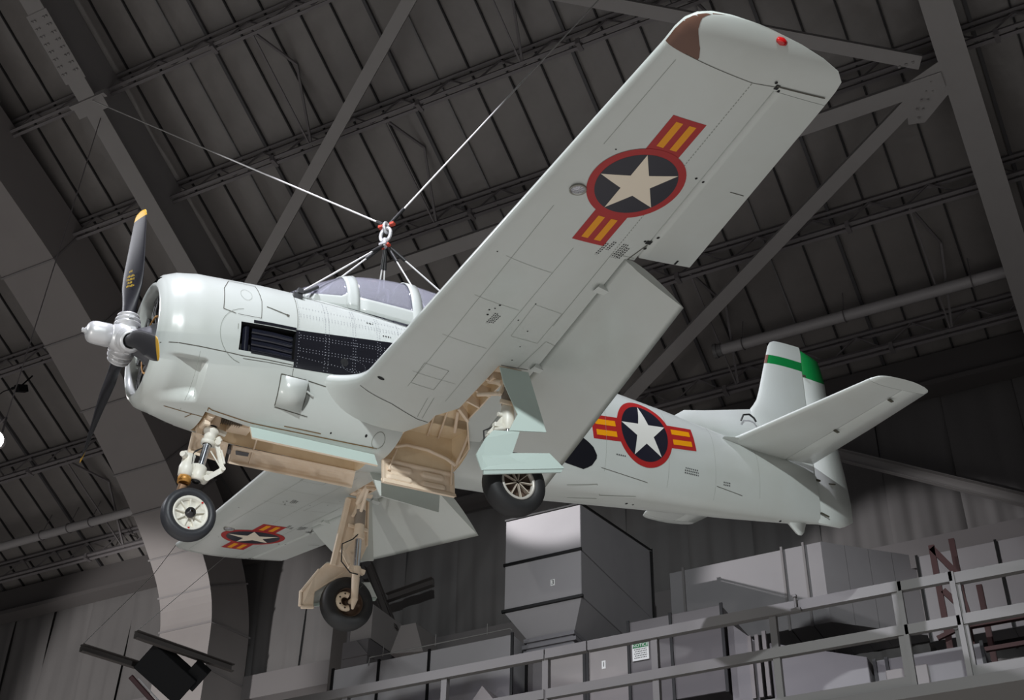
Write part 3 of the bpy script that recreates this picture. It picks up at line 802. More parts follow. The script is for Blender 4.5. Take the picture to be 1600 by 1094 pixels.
def wing_solid(s):
    b = MB()
    secs = []
    for y in [.40, .5, .6, .68, .76, .84, .92, 1.0, 1.08, 1.15, 1.25, 1.6, 2.0, 2.6, 3.2, 3.72]:
        secs.append((y, LEx(y), TEx(y), HGx(y) if y >= .62 else HGx(y) + (0.62 - y) * 0.0, 1.0))
    for y in [3.7201, 3.76]:
        secs.append((y, LEx(y), TEx(y), ALx(y) - .012, 1.0))
    for y in lin(4.1, 5.95, 6): secs.append((y, LEx(y), TEx(y), ALx(y) - .012, 1.0))
    secs.append((5.9501, LEx(5.95), TEx(5.95), TEx(5.95) - .004, 1.0))
    for y, a, c, k in TIP: secs.append((y, a, c, c - .004, k))
    N = 26; rows = []
    for y, LE, TE, cutx, k in secs:
        uc = (cutx - LE) / (TE - LE); row = []
        lift = .06 * max(0, (y - 5.97) / .4) ** 1.5 if y > 5.97 else 0
        for i in range(N + 1):
            u = uc * (0.5 + 0.5 * math.cos(PI * i / N)); x = LE + u * (TE - LE); row.append((x, s * y, wz(x, y, False, LE, TE, k) + lift))
        for i in range(1, N + 1):
            u = uc * (0.5 - 0.5 * math.cos(PI * i / N)); x = LE + u * (TE - LE); row.append((x, s * y, wz(x, y, True, LE, TE, k) + lift))
        rows.append(row)
    n = len(rows[0]); b.v = [p for r in rows for p in r]
    for i in range(len(rows) - 1):
        thin = secs[i + 1][0] - secs[i][0] < .01
        for j in range(n):
            k = (j + 1) % n; b.f.append((i * n + j, i * n + k, (i + 1) * n + k, (i + 1) * n + j)); b.m.append(0); b.sm.append(j != n - 1 and not thin)
    b.f.append(tuple(range(n))); b.m.append(0); b.sm.append(False)
    b.f.append(tuple((len(rows) - 1) * n + j for j in range(n))); b.m.append(0); b.sm.append(False)
    return b


def control(s, y0, y1, xh, name, gap=0.012):
    """a solid rear surface between the hinge line and the trailing edge"""
    b = MB(); rows = []; N = 8
    for y in lin(y0, y1, 8):
        LE, TE = LEx(y), TEx(y); a = xh(y) + gap; row = []
        for i in range(N + 1):
            x = TE - .001 - (TE - a) * i / N; row.append((x, s * y, wz(x, y, False)))
        row.append((a - .02, s * y, (wz(a, y, False) + wz(a, y, True)) / 2))
        for i in range(N + 1):
            x = a + (TE - .001 - a) * i / N; row.append((x, s * y, wz(x, y, True)))
        rows.append(row)
    n = len(rows[0]); b.v = [p for r in rows for p in r]
    for i in range(len(rows) - 1):
        for j in range(n):
            k = (j + 1) % n; b.f.append((i * n + j, i * n + k, (i + 1) * n + k, (i + 1) * n + j)); b.m.append(0); b.sm.append(j != n - 1)
    b.f.append(tuple(range(n))); b.m.append(0); b.sm.append(False)
    b.f.append(tuple((len(rows) - 1) * n + j for j in range(n))); b.m.append(0); b.sm.append(False)
    return b.build(name, PAINT, AC)


def flap(s):
    """slotted flap, lowered: leading edge under the wing cut line, trailing edge through the two measured corners"""
    b = MB(); rows = []; N = 14
    P_in = dict(h=Vector((4.20, .70, -.53)), t=Vector((4.863, .70, -1.147)))
    P_out = dict(h=Vector((4.00, 3.71, -.125)), t=Vector((4.557, 3.80, -.546)))
    for q in lin(0, 1, 10):
        h = P_in['h'].lerp(P_out['h'], q); t = P_in['t'].lerp(P_out['t'], q); d = t - h; L = d.length
        nrm = Vector((-d.z, 0, d.x)).normalized()   # upwards-aft side
        if nrm.z < 0: nrm = -nrm
        row = []
        for i in range(N + 1):
            u = 1 - i / N; uu = u * u if u < .5 else u; uu = u
            th = .115 * L * (math.sqrt(max(uu, 0)) * (1 - uu) * 2.2)
            row.append(h + d * uu + nrm * th)
        for i in range(1, N + 1):
            u = i / N
            th = .03 * L * (math.sqrt(u) * (1 - u) * 2.2) * (1 if u > .15 else .6)
            row.append(h + d * u - nrm * th)
        rows.append([(p.x, s * p.y, p.z) for p in row])
    n = len(rows[0]); b.v = [p for r in rows for p in r]
    for i in range(len(rows) - 1):
        for j in range(n):
            k = (j + 1) % n; b.f.append((i * n + j, i * n + k, (i + 1) * n + k, (i + 1) * n + j)); b.m.append(0); b.sm.append(True)
    b.f.append(tuple(range(n))); b.m.append(0); b.sm.append(False)
    b.f.append(tuple((len(rows) - 1) * n + j for j in range(n))); b.m.append(0); b.sm.append(False)
    return b.build('flap', PAINT, AC)


WING = {}
for s in (-1, 1):
    wg = wing_solid(s).build('wing', [PAINT, BEIGED], AC); 
    cut(wg, [well(s)]); WING[s] = wg
    props(wg, 'port wing with an open wheel bay and a walnut tip patch' if s < 0 else 'starboard wing with its own roundel seen edge on')
    control(s, 3.765, 5.945, ALx, 'aileron')
    flap(s)
    # flap hinge brackets: pod on the wing, arm and a dark clevis
    for y in (1.93, 3.27):
        hx = HGx(y)
        q = MB()
        q.hexa([(hx - .10, s * (y - .05), wz(hx - .1, y) - .03), (hx + .20, s * (y - .02), wz(hx, y) - .075), (hx + .20, s * (y + .02), wz(hx, y) - .075), (hx - .10, s * (y + .05), wz(hx - .1, y) - .03),
                (hx - .02, s * (y - .05), wz(hx - .1, y) + .09), (hx + .17, s * (y - .025), wz(hx, y) + .06), (hx + .17, s * (y + .025), wz(hx, y) + .06), (hx - .02, s * (y + .05), wz(hx - .1, y) + .09)])
        br = q.build('flap_bracket', PAINT, AC)
        q = MB(); q.box((hx + .22, s * y, wz(hx, y) - .09), (.05, .03, .06), Matrix.Rotation(rad(35), 3, 'Y'))
        q.build('clevis', mat('clevis_steel', s2l(120, 116, 96), .5, metal=.3), br)
    # wheel bay framing: two ribs, a lip and the cross tubes
    zt = lambda y: -.475 + .135 * y
    q = MB()
    for x0, y0, x1, y1 in ((3.72, 1.16, 3.915, 1.08), (3.72, 1.36, 3.92, 1.30), (3.72, 1.58, 3.92, 1.52)):
        q.bar((x0, s * y0, wz(x0, y0) + .05), (x1, s * y1, wz(x1, y1) + .05), .025, .10)
    q.bar((3.70, s * 1.02, wz(3.7, 1.02) + .03), (3.91, s * .83, wz(3.91, .83) + .03), .03, .09)
    q.build('bay_rib', BEIGE, AC)
    q = MB()
    loop = [(x, s * y, min(wz(x, y), belly(x, y, 0)[2] if y < .6 else 9) + .012) for x, y in WELL]
    q.tube(loop, .011, 6); q.build('bay_edge', BEIGE, AC)
    q = MB()
    q.tube([(3.34, s * .22, -.70), (3.48, s * .24, -.66), (3.72, s * .26, -.68), (3.95, s * .26, -.74), (4.06, s * .26, -.80)], .022, 8)
    q.tube([(3.98, s * .75, -.50), (4.10, s * .50, -.52), (4.10, s * .36, -.64), (4.06, s * .26, -.80)], .018, 8)
    q.tube([(3.82, s * .78, -.42), (3.98, s * .40, -.47)], .02, 8)
    q.tube([(3.60, s * .70, -.42), (3.78, s * .12, -.47)], .012, 6)
    q.tube([(3.72, s * .74, -.41), (3.90, s * .16, -.47)], .012, 6)
    q.build('bay_tubing', BEIGE, AC)
    # landing light
    q = MB(); c = Vector((3.085, s * 4.36, wz(3.085, 4.36)))
    q.lathe([(.004, .075), (-.012, .075), (-.012, .062), (.0, .060)], c, (0, 0, 1), 24)
    ll = q.build('landing_light', mat('light_bezel', s2l(160, 158, 150), .35, metal=.6), AC)
    q = MB(); q.lathe([(-.006, .060), (-.012, .04), (-.016, .001)], c, (0, 0, 1), 24)
    q.build('lens', mat('light_lens', s2l(190, 190, 196), .12, metal=.7, bump=(60, .6)), ll)
    q = MB()
    q.lathe([(-.055, .001), (-.045, .022), (0, .034), (.045, .022), (.055, .001)], (3.75, s * 6.325, zc(6.3) + .03), (1, -.12 * s, 0), 14)
    q.build('navigation_light', REDL if s < 0 else SIGNG, AC)

# ---------------- tail
def foil(b, z_or_y, LE, TE, th, plane, N=12, hinge=None, front=True):
    """row of a symmetrical section; plane 'z' (fin) or 'y' (stabiliser)"""
    row = []
    a, c = (LE, TE) if hinge is None else ((LE, hinge) if front else (hinge, TE))
    def half(x):
        return th * shp((x - LE) / (TE - LE)) / SHM
    for i in range(N + 1):
        x = c - (c - a) * (0.5 - 0.5 * math.cos(PI * i / N)); row.append((x, half(x)))
    for i in range(1 if (front) else 0, N + 1):
        x = a + (c - a) * (0.5 - 0.5 * math.cos(PI * i / N)); row.append((x, -half(x)))
    return row


def loft(rows, name, mats=PAINT, mfun=None):
    b = MB(); n = len(rows[0]); b.v = [tuple(p) for r in rows for p in r]
    for i in range(len(rows) - 1):
        for j in range(n):
            k = (j + 1) % n; b.f.append((i * n + j, i * n + k, (i + 1) * n + k, (i + 1) * n + j)); b.m.append(mfun(i, j) if mfun else 0); b.sm.append(True)
    b.f.append(tuple(range(n))); b.m.append(0); b.sm.append(False)
    b.f.append(tuple((len(rows) - 1) * n + j for j in range(n))); b.m.append(0); b.sm.append(False)
    return b.build(name, mats, AC)


FINLE = [(.20, 8.60), (.50, 8.60), (.90, 8.60), (.98, 8.61), (1.06, 8.68), (1.16, 8.755), (1.30, 8.815), (1.91, 9.035), (2.06, 9.09), (2.13, 9.14), (2.165, 9.20)]
FINTE = lambda z: float(np.interp(z, [-.4, .33, 1.77, 2.1], [9.50, 9.56, 9.62, 9.655]))
RUDTE = lambda z: float(np.interp(z, [-.46, -.42, -.33, .51, .68, 1.5, 1.67, 2.01, 2.06, 2.11], [9.9, 10.08, 10.18, 10.13, 10.10, 10.045, 10.045, 9.99, 9.93, 9.72]))
finle = lambda z: float(np.interp(z, [a[0] for a in FINLE], [a[1] for a in FINLE]))
rows = []
zl = [.20, .50, .90, .98, 1.06, 1.16, 1.30, 1.5, 1.765, 1.905, 2.06, 2.13, 2.165]
for z in zl:
    k = 1 if z < 2.0 else max(.25, 1 - ((z - 2.0) / .18) ** 2 * .8)
    LE, TE = finle(z), 10.15 - .05 * z
    rows.append([(x, y, z if z < 2.0 else z + 0.0) for x, y in foil(None, z, LE, TE, .062 * (TE - LE) / 1.6 * k * 1.0 + .012, 'z', hinge=FINTE(z))])
loft(rows, 'fin', [PAINT, GREEN], lambda i, j: 1 if i == 8 else 0)
rows = []
zr = [-.47, -.44, -.36, -.1, .3, .68, 1.1, 1.5, 1.68, 1.9, 2.02, 2.08, 2.115]
for z in zr:
    h = FINTE(z) + .005; te = RUDTE(z); th = .05 if z < .3 else float(np.interp(z, [.3, 2.1], [.055, .042]))
    k = .55 if z in (-.47, 2.115) else 1
    rows.append([(h, th * k, z), (h + (te - h) * .5, th * .55 * k, z), (te, .004, z), (te, -.004, z), (h + (te - h) * .5, -th * .55 * k, z), (h, -th * k, z), (h - .02, 0, z)])
rud = loft(rows, 'rudder', [PAINT, GREEN], lambda i, j: 1 if i >= 8 else 0)
props(rud, 'rudder with a green top')
# slanted green edge on the rudder, as in the photograph, is on the fin band too: brown strip on the fin's leading edge
b = MB(); b.grid(lambda z, t: (finle(z) + .03 * abs(t) ** 1.4 - .004, t * .030, z), lin(1.765, 1.905, 3), lin(-1, 1, 9)); b.build('leading_edge_band', BROWN, AC)
b = MB()      # dorsal fin
dl = [(7.25, .56), (7.5, .73), (7.84, .80), (8.2, .885), (8.62, .985)]
prof = [(x, z) for x, z in dl] + [(9.0, 1.0), (9.0, .3), (7.25, .45)]
b.v = []
rows = []
for x, z in dl + [(8.78, .985), (8.9, .98)]:
    w_ = .012 + .052 * sstep(7.6, 8.8, x); zb = fpar(x)[1] - .06
    rows.append([(x, -w_ - .05, zb), (x, -w_, (z + zb) / 2), (x, -.010, z), (x, .010, z), (x, w_, (z + zb) / 2), (x, w_ + .05, zb)])
loft(rows, 'dorsal_fin')
STB = [(.10, 8.00), (.36, 8.05), (2.30, 8.45), (2.38, 8.49), (2.43, 8.56), (2.455, 8.68), (2.46, 8.80)]
stle = lambda y: float(np.interp(y, [a[0] for a in STB], [a[1] for a in STB]))
stte = lambda y: float(np.interp(y, [.1, 1.38, 2.34, 2.40, 2.44, 2.46], [9.50, 9.42, 9.335, 9.28, 9.12, 8.98]))
for s in (-1, 1):
    rows = []; rr = []
    for y in [.10, .36, .8, 1.3, 1.9, 2.28]:
        LE, TE = stle(y), stte(y); hg = 9.00 - .015 * y
        rows.append([(x, s * y, .33 + z) for x, z in foil(None, y, LE, TE, .045 * (TE - LE), 'y', hinge=hg)])
        rr.append([(hg + .012, s * y, .33 + .03), ((hg + TE) / 2, s * y, .33 + .017), (TE, s * y, .333), (TE, s * y, .327), ((hg + TE) / 2, s * y, .33 - .017), (hg + .012, s * y, .33 - .03), (hg - .01, s * y, .33)])
    loft(rows, 'stabiliser'); loft(rr, 'elevator')
    rows = []
    for y in [2.285, 2.34, 2.38, 2.42, 2.445, 2.46]:
        LE, TE = stle(y), stte(y); k = max(.08, 1 - ((y - 2.28) / .18) ** 2)
        rows.append([(x, s * y, .33 + z) for x, z in foil(None, y, LE, TE, .045 * (TE - LE) * k, 'y')])
    loft(rows, 'stabiliser_tip')
    # root fillet
    b = MB(); rows = []
    for x in lin(7.86, 9.3, 12):
        u = (x - 7.86) / 1.44; r = .10 * math.sin(PI * min(u * 1.15 + .05, 1)) ** .6 + .01; yb = side(x, .33, 1, 0)[1] - .02
        rows.append([(x, s * (yb + 2 * r * math.cos(a) ** 3 if False else yb + r * 1.8 * (1 - math.sin(a))), .33 - r * (1 - math.cos(a)) - .02) for a in lin(0, PI / 2, 7)])
    bb = MB(); n = 7; bb.v = [p for r in rows for p in r]
    for i in range(11):
        for j in range(6):
            bb.f.append((i * n + j, i * n + j + 1, (i + 1) * n + j + 1, (i + 1) * n + j)); bb.m.append(0); bb.sm.append(True)
    bb.build('tail_fillet', PAINT, AC)
b = MB(); rows = [[(8.98, .03, -.50), (8.98, -.03, -.50), (9.32, -.02, -.46), (9.32, .02, -.46)], [(9.13, .02, -.66), (9.13, -.02, -.66), (9.24, -.015, -.65), (9.24, .015, -.65)], [(9.16, .008, -.685), (9.16, -.008, -.685), (9.21, -.008, -.68), (9.21, .008, -.68)]]
loft(rows, 'tail_bumper')

# ---------------- windshield and canopy
CT = [(2.06, .90), (2.2, 1.0), (2.41, 1.14), (2.66, 1.29), (2.88, 1.37), (3.07, 1.41), (3.33, 1.44), (3.64, 1.45), (3.98, 1.43), (4.5, 1.34), (5.0, 1.18), (5.4, 1.0), (5.75, .82)]
ctop = lambda x: float(np.interp(x, [a[0] for a in CT], [a[1] for a in CT]))
chw = lambda x: float(np.interp(x, [2.06, 2.3, 2.7, 3.4, 4.4, 5.2, 5.75], [.36, .42, .445, .44, .40, .28, .05]))
csill = lambda x: float(np.interp(x, [2.06, 2.6, 3.5, 5.0, 5.75], [.70, .72, .70, .68, .70]))


def can(x, t, off=0.0):
    c, s_ = math.cos(t), math.sin(t); n = 2.25; zs = csill(x)
    return (x, (chw(x) + off) * math.copysign(abs(c) ** (2 / n), c), zs + (ctop(x) - zs + off) * max(s_, 0) ** (2 / n))


ang = lambda x, z: math.asin(min(1, max(0, (z - csill(x)) / (ctop(x) - csill(x))) ** (2.25 / 2)))
def patch(name, x0, x1, zlow, m, nx=10, off=0.0, th=.006):
    b = MB()
    X = lin(x0, x1, nx); P = []
    for x in X:
        a = ang(x, zlow(x)); P.append([can(x, t, off) for t in lin(a, PI - a, 33)])
    b.v = [p for r in P for p in r]
    for i in range(nx - 1):
        for j in range(32):
            b.f.append((i * 33 + j, i * 33 + j + 1, (i + 1) * 33 + j + 1, (i + 1) * 33 + j)); b.m.append(0); b.sm.append(True)
    return solid(b.build(name, m, AC), th)


glz = lambda x: float(np.interp(x, [2.1, 2.17, 2.6, 2.68], [.74, .79, .85, .93]))
patch('windshield', 2.09, 2.68, glz, GLASSM)
patch('canopy_glass', 2.79, 3.46, lambda x: .885, GLASSM, 12)
patch('canopy_glass', 3.57, 4.40, lambda x: .885, GLASSM, 12)
patch('rear_glass', 4.50, 5.5, lambda x: .86, GLASSM, 12)
patch('windshield_bow', 2.655, 2.80, lambda x: .70, PAINT, 4, .016, .012)
patch('canopy_frame', 3.45, 3.58, lambda x: .70, PAINT, 3, .016, .012)
patch('canopy_frame', 4.39, 4.51, lambda x: .70, PAINT, 3, .016, .012)
patch('tail_fairing', 5.48, 5.75, lambda x: .70, PAINT, 4, .004, .012)


def strip(name, x0, x1, z0, z1, m, off=.013):
    for s in (0, 1):
        b = MB(); X = lin(x0, x1, 14); P = []
        for x in X:
            a0, a1 = ang(x, z0(x)), ang(x, z1(x)); P.append([can(x, t if s == 0 else PI - t, off) for t in lin(a0, a1, 6)])
        b.v = [p for r in P for p in r]
        for i in range(13):
            for j in range(5):
                b.f.append((i * 6 + j, i * 6 + j + 1, (i + 1) * 6 + j + 1, (i + 1) * 6 + j)); b.m.append(0); b.sm.append(True)
        solid(b.build(name, m, AC), .012)


strip('canopy_rail', 2.79, 4.6, lambda x: csill(x), lambda x: .895, PAINT)
strip('windshield_sill', 2.07, 2.68, lambda x: csill(x), lambda x: glz(x) + .01, PAINT)
strip('canopy_rail', 4.5, 5.5, lambda x: csill(x), lambda x: .87, PAINT)
b = MB(); b.tube([(3.16 + .10 * math.sin(a) , .36 * math.cos(a), .80 + .50 * math.sin(a)) for a in lin(0, PI, 17)], .035, 8)
b.build('rollover_frame', mat('roll_grey', s2l(90, 90, 98), .5), AC)
for i, x in enumerate((3.05, 4.15)):
    b = MB(); b.box((x, 0, .82), (.10, .40, .52), Matrix.Rotation(rad(12), 3, 'Y')); b.box((x - .22, 0, .52), (.45, .42, .10)); b.box((x + .05, 0, 1.13), (.07, .22, .14), Matrix.Rotation(rad(12), 3, 'Y'))
    bevel(b.build('pilot_seat', mat('seat_grey', s2l(70, 70, 76), .7), AC), .02)
b = MB(); b.hexa([(2.45, -.33, .7), (2.62, -.33, .7), (2.62, .33, .7), (2.45, .33, .7), (2.28, -.30, .90), (2.66, -.30, .98), (2.66, .30, .98), (2.28, .30, .90)])
b.build('glare_shield', mat('glare_black', (0.02, 0.02, 0.024), .7), AC)

# ---------------- engine behind the propeller
eng = MB(); eng.lathe([(.48, .001), (.49, .12), (.62, .17), (.74, .26), (.86, .30), (1.05, .30)], (0, 0, 0), (1, 0, 0), 28)
E0 = eng.build('engine_crankcase', mat('engine_grey', s2l(92, 92, 96), .45, metal=.3), AC)
cyl = MB(); prof = [(.26, .085)]
for i in range(9):
    r = .26 + .02 + i * .026; prof += [(r, .075), (r + .004, .098), (r + .012, .098), (r + .016, .075)]
prof += [(.53, .09), (.55, .06), (.56, .001)]
cyl.lathe(prof, (0, 0, 0), (0, 0, 1), 14)
CYM = cyl.mesh('engine_cylinder', mat('cylinder_dark', s2l(44, 43, 44), .5, metal=.4))
tube_ = MB(); tube_.tube([(-.08, .05, .22), (-.10, .05, .36), (-.08, .05, .50)], .014, 6); tube_.tube([(-.08, -.05, .22), (-.10, -.05, .36), (-.08, -.05, .50)], .014, 6); tube_.box((-.05, 0, .52), (.10, .15, .05))
PRM = tube_.mesh('push_rod', mat('pushrod_grey', s2l(110, 110, 112), .4, metal=.4))
for k in range(9):
    o = bpy.data.objects.new('engine_cylinder', CYM); COL.objects.link(o); o.parent = AC
    o.location = (.80, 0, 0); o.rotation_euler = (rad(40 * k), 0, 0)
    p = bpy.data.objects.new('push_rods', PRM); COL.objects.link(p); p.parent = o
b = MB(); b.tube([(.70, .30 * math.cos(a), .30 * math.sin(a)) for a in lin(0, 2 * PI, 33)], .012, 8, cap=False)
b.build('ignition_ring', BRNZ, E0)

# ---------------- propeller
b = MB()
b.lathe([(0.0, .001), (.001, .024), (.030, .025), (.031, .036), (.042, .040), (.044, .056), (.052, .076), (.066, .094), (.085, .107), (.11, .115), (.14, .119), (.20, .120), (.275, .121), (.28, .114), (.292, .114), (.30, .132), (.335, .135), (.345, .15), (.50, .15), (.52, .11), (.60, .10)], (0, 0, 0), (1, 0, 0), 36)
for k in range(3):
    a = rad(120 * k); d = Vector((0, -math.sin(a), math.cos(a)))
    b.lathe([(.06, .115), (.145, .115), (.150, .135), (.165, .135), (.17, .105), (.195, .105), (.20, .128), (.215, .128), (.22, .095), (.245, .095), (.25, .112), (.265, .112), (.268, .08)], (.44, 0, 0), d, 28)
    u = d.cross(Vector((1, 0, 0)))
    for q in (-1, 1):
        b.box(Vector((.44, 0, 0)) + d * .20 + u * q * .125, (.05, .03, .03)); b.box(Vector((.36 if q < 0 else .52, 0, 0)) + d * .20, (.03, .04, .10), Matrix.Rotation(-a, 3, 'X'))
HUB = b.build('propeller_hub', SILVER, AC)
b = MB()
rs = [.22, .27, .32, .40, .50, .62, .78, .95, 1.10, 1.25, 1.38, 1.47, 1.53, 1.555, 1.567]
ch = [.062, .064, .075, .165, .20, .255, .285, .285, .275, .265, .25, .235, .205, .16, .07]
th = [.062, .062, .055, .05, .042, .034, .026, .021, .017, .014, .011, .009, .007, .006, .004]
tw = [52, 52, 50, 47, 43, 38, 32, 27, 24, 21, 19, 18, 17, 17, 17]
rows = []
for r, c, t, a in zip(rs, ch, th, tw):
    rr_ = []; aa = rad(a); n = 18
    for k in range(n):
        q = 2 * PI * k / n; u = c * math.cos(q) * (1.0) / (1 if r < .33 else 1) ; v = t * math.sin(q) * (1 if r < .33 else .8)
        if r < .33: u = c * math.cos(q)
        else: u = c * .5 * math.cos(q) + 0 * c
        # chord direction between the plane of rotation (y) and the axis (x)
        rr_.append((-u * math.sin(aa) + v * math.cos(aa), u * math.cos(aa) + v * math.sin(aa), r))
    rows.append(rr_)
n = 18; b.v = [p for r in rows for p in r]
for i in range(len(rows) - 1):
    for j in range(n):
        k = (j + 1) % n; b.f.append((i * n + j, i * n + k, (i + 1) * n + k, (i + 1) * n + j)); b.m.append(1 if i >= 11 else 0); b.sm.append(True)
b.f.append(tuple((len(rows) - 1) * n + j for j in range(n))); b.m.append(1); b.sm.append(False)
BLM = b.mesh('propeller_blade', [BLADE, YELLOW])
for k in range(3):
    o = bpy.data.objects.new('propeller_blade', BLM); COL.objects.link(o); o.parent = HUB; o.location = (.44, 0, 0); o.rotation_euler = (rad(120 * k), 0, 0)

# anti-glare panel on top of the cowling, overhead sheen put into its grey
b = MB(); b.grid(lambda x, t: Vector(fpt(x, t, .003)), lin(.80, 2.0, 24), lin(rad(68), rad(112), 12)); b.build('glare_panel', mat('glare_panel_sheen', s2l(112, 106, 120), .35, coat=.3), AC)
# ================================================================== LANDING GEAR
def tyre(c, r, wd, name='tyre', m=None, hub=.56):
    b = MB(); ri = r * hub
    pr = [(-wd * .42, ri), (-wd * .5, ri + (r - ri) * .35), (-wd * .49, ri + (r - ri) * .6), (-wd * .38, r * .965), (-wd * .2, r * .995), (0, r), (wd * .2, r * .995), (wd * .38, r * .965), (wd * .49, ri + (r - ri) * .6), (wd * .5, ri + (r - ri) * .35), (wd * .42, ri)]
    b.lathe(pr, c, (0, 1, 0), 48, closed=True)
    return b.build(name, m or RUBBER, AC)


# ---- nose gear
NW = Vector((1.24, 0, -1.76))
tyre(NW, .268, .17, hub=.66)
b = MB()
b.lathe([(-.066, .178), (-.072, .170), (-.060, .148), (-.030, .140), (-.020, .05), (-.055, .045), (-.060, .02)], NW, (0, 1, 0), 40)
b.lathe([(.066, .178), (.072, .170), (.060, .148), (.030, .140), (.020, .05), (.055, .045), (.060, .02)], NW, (0, 1, 0), 40)
RIM = b.build('wheel_rim', WHITE, AC)
for k in range(9):
    a = 2 * PI * k / 9 + .2; d = Vector((math.cos(a), 0, math.sin(a)))
    b = MB(); b.bar(NW + d * .045 + Vector((0, -.035, 0)), NW + d * .152 + Vector((0, -.040, 0)), .030, .012, d.cross(Vector((0, 1, 0)))); b.build('spoke', WHITE, RIM)
b = MB(); b.lathe([(-.115, .012), (-.115, .028), (-.09, .03), (-.085, .05), (-.05, .052)], NW, (0, 1, 0), 18)
b.build('axle_cap', mat('axle_steel', s2l(70, 70, 72), .35, metal=.8), RIM)
b = MB()
for a in (-1.9, 1.95): b.box(NW + Vector((.160 * math.sin(a - 1.2), -.071, .160 * math.cos(a - 1.2))), (.02, .006, .016))
b.build('slip_mark', REDL, RIM)
b = MB()   # fork leg behind the wheel
b.tube([(1.17, .02, -1.44), (1.16, .06, -1.50), (1.20, .13, -1.62), (1.24, .13, -1.76)], [.045, .042, .036, .034], 12)
b.tube([(1.24, .15, -1.76), (1.24, -.08, -1.76)], .024, 10)
b.build('nose_fork', mat('fork_tan', s2l(176, 142, 112), .45, metal=.2), AC)
b = MB(); b.lathe([(0, .05), (.0, .066), (.06, .066), (.075, .05), (.09, .035)], (1.165, 0, -1.44), (0.12, 0, 1), 20); b.tube([(1.10, -.05, -1.42), (1.09, -.09, -1.43), (1.11, -.10, -1.40)], .014, 8)
b.build('swivel_bearing', BRNZ, AC)
ax = Vector((1.40, 0, -.82)) - Vector((1.29, 0, -1.36)); ax.normalize()
P0 = Vector((1.29, 0, -1.38))
b = MB(); b.lathe([(0, .01), (-.02, .050), (0, .066), (.14, .068), (.155, .05)], P0, ax, 22)            # lower barrel
b.lathe([(-.035, .03), (-.02, .048), (-.012, .03)], P0, ax, 18, 1)
b.lathe([(0, .045), (.01, .068), (.10, .074), (.13, .064), (.20, .060), (.235, .066), (.24, .03)], (1.165, 0, -1.37), (.14, 0, 1), 22)  # castor housing
b.box((1.225, 0, -1.29), (.16, .07, .12), Matrix.Rotation(rad(-12), 3, 'Y'))
b.tube([(1.10, -.09, -1.17), (1.16, -.02, -1.165), (1.23, .05, -1.15)], [.028, .034, .028], 10)
b.tube([(1.17, 0, -1.16), (1.15, -.02, -1.10)], .022, 8)
b.tube([(1.36, .02, -1.30), (1.46, .06, -1.27)], [.038, .034], 12)
b.build('nose_lower_housing', [WHITE, DARK], AC)
b = MB(); b.tube([P0 + ax * .14, P0 + ax * .43], .040, 22); b.build('oleo_strut', CHROME, AC)
b = MB(); b.lathe([(.40, .05), (.405, .070), (.445, .072), (.45, .060), (.53, .060), (.54, .078), (.575, .080), (.58, .05)], P0, ax, 24)
b.box(P0 + ax * .575 + Vector((.05, 0, .005)), (.20, .05, .035), Matrix.Rotation(rad(14), 3, 'Y'))
b.tube([(1.46, -.03, -.90), (1.49, -.03, -.94)], .03, 10)
b.build('strut_collar', WHITE, AC)
b = MB()
for i in range(6): b.lathe([(.60 + i * .034, .038), (.612 + i * .034, .046), (.624 + i * .034, .038)], P0, ax, 16)
b.tube([P0 + ax * .58, P0 + ax * .80], .036, 14); b.build('dust_boot', mat('boot_black', (0.02, 0.02, 0.022), .6), AC)
b = MB()   # torque link (scissors)
b.bar((1.455, -.03, -.96), (1.535, -.03, -1.24), .045, .022, (0, 1, 0)); b.bar((1.50, -.03, -1.04), (1.545, -.03, -1.18), .02, .055, (0, 1, 0))
b.tube([(1.40, -.03, -1.06), (1.53, -.03, -1.24)], .008, 6)
b.bar((1.535, -.03, -1.24), (1.37, -.03, -1.375), .05, .024, (0, 1, 0))
b.tube([(1.535, -.07, -1.24), (1.535, .03, -1.24)], .022, 10); b.tube([(1.37, -.08, -1.375), (1.37, .03, -1.375)], .034, 12); b.tube([(1.455, -.07, -.965), (1.455, .03, -.965)], .03, 12)
b.build('torque_link', WHITE, AC)
b = MB(); b.tube([(1.30, -.05, -1.06), (1.24, -.06, -1.10), (1.18, -.05, -1.20), (1.17, -.05, -1.30)], .006, 6); b.tube([(1.31, -.05, -1.05), (1.22, -.06, -1.13), (1.21, -.05, -1.28)], .005, 6)
b.build('hydraulic_hose', mat('hose_black', (0.02, 0.02, 0.02), .5), AC)
b = MB()   # upper trunnion, drag brace and the bay machinery
b.tube([(1.42, 0, -.78), (1.46, 0, -.50)], [.055, .06], 14); b.tube([(1.33, -.20, -.74), (1.33, .20, -.74)], .04, 12)
b.box((1.31, -.12, -.78), (.06, .04, .10)); b.box((1.31, .12, -.78), (.06, .04, .10))
b.bar((1.50, 0, -.62), (2.1, 0, -.60), .05, .04); b.bar((1.56, -.12, -.60), (1.95, -.17, -.66), .03, .03); b.bar((1.75, -.2, -.62), (1.75, .2, -.62), .10, .05)
for x in (1.95, 2.25, 2.55, 2.85): b.box((x, 0, -.50), (.035, .46, .16))
b.box((1.72, .10, -.66), (.22, .18, .10))
b.build('nose_trunnion', BEIGE, AC)
b = MB()
for i in range(10): b.lathe([(i * .024, .040), (i * .024 + .008, .058), (i * .024 + .016, .040)], (1.47, .02, -.655), (1, 0, -.02), 16)
b.tube([(1.46, .02, -.655), (1.72, .02, -.66)], .04, 12); b.build('shimmy_spring', mat('spring_dark', s2l(84, 74, 60), .45, metal=.3), AC)


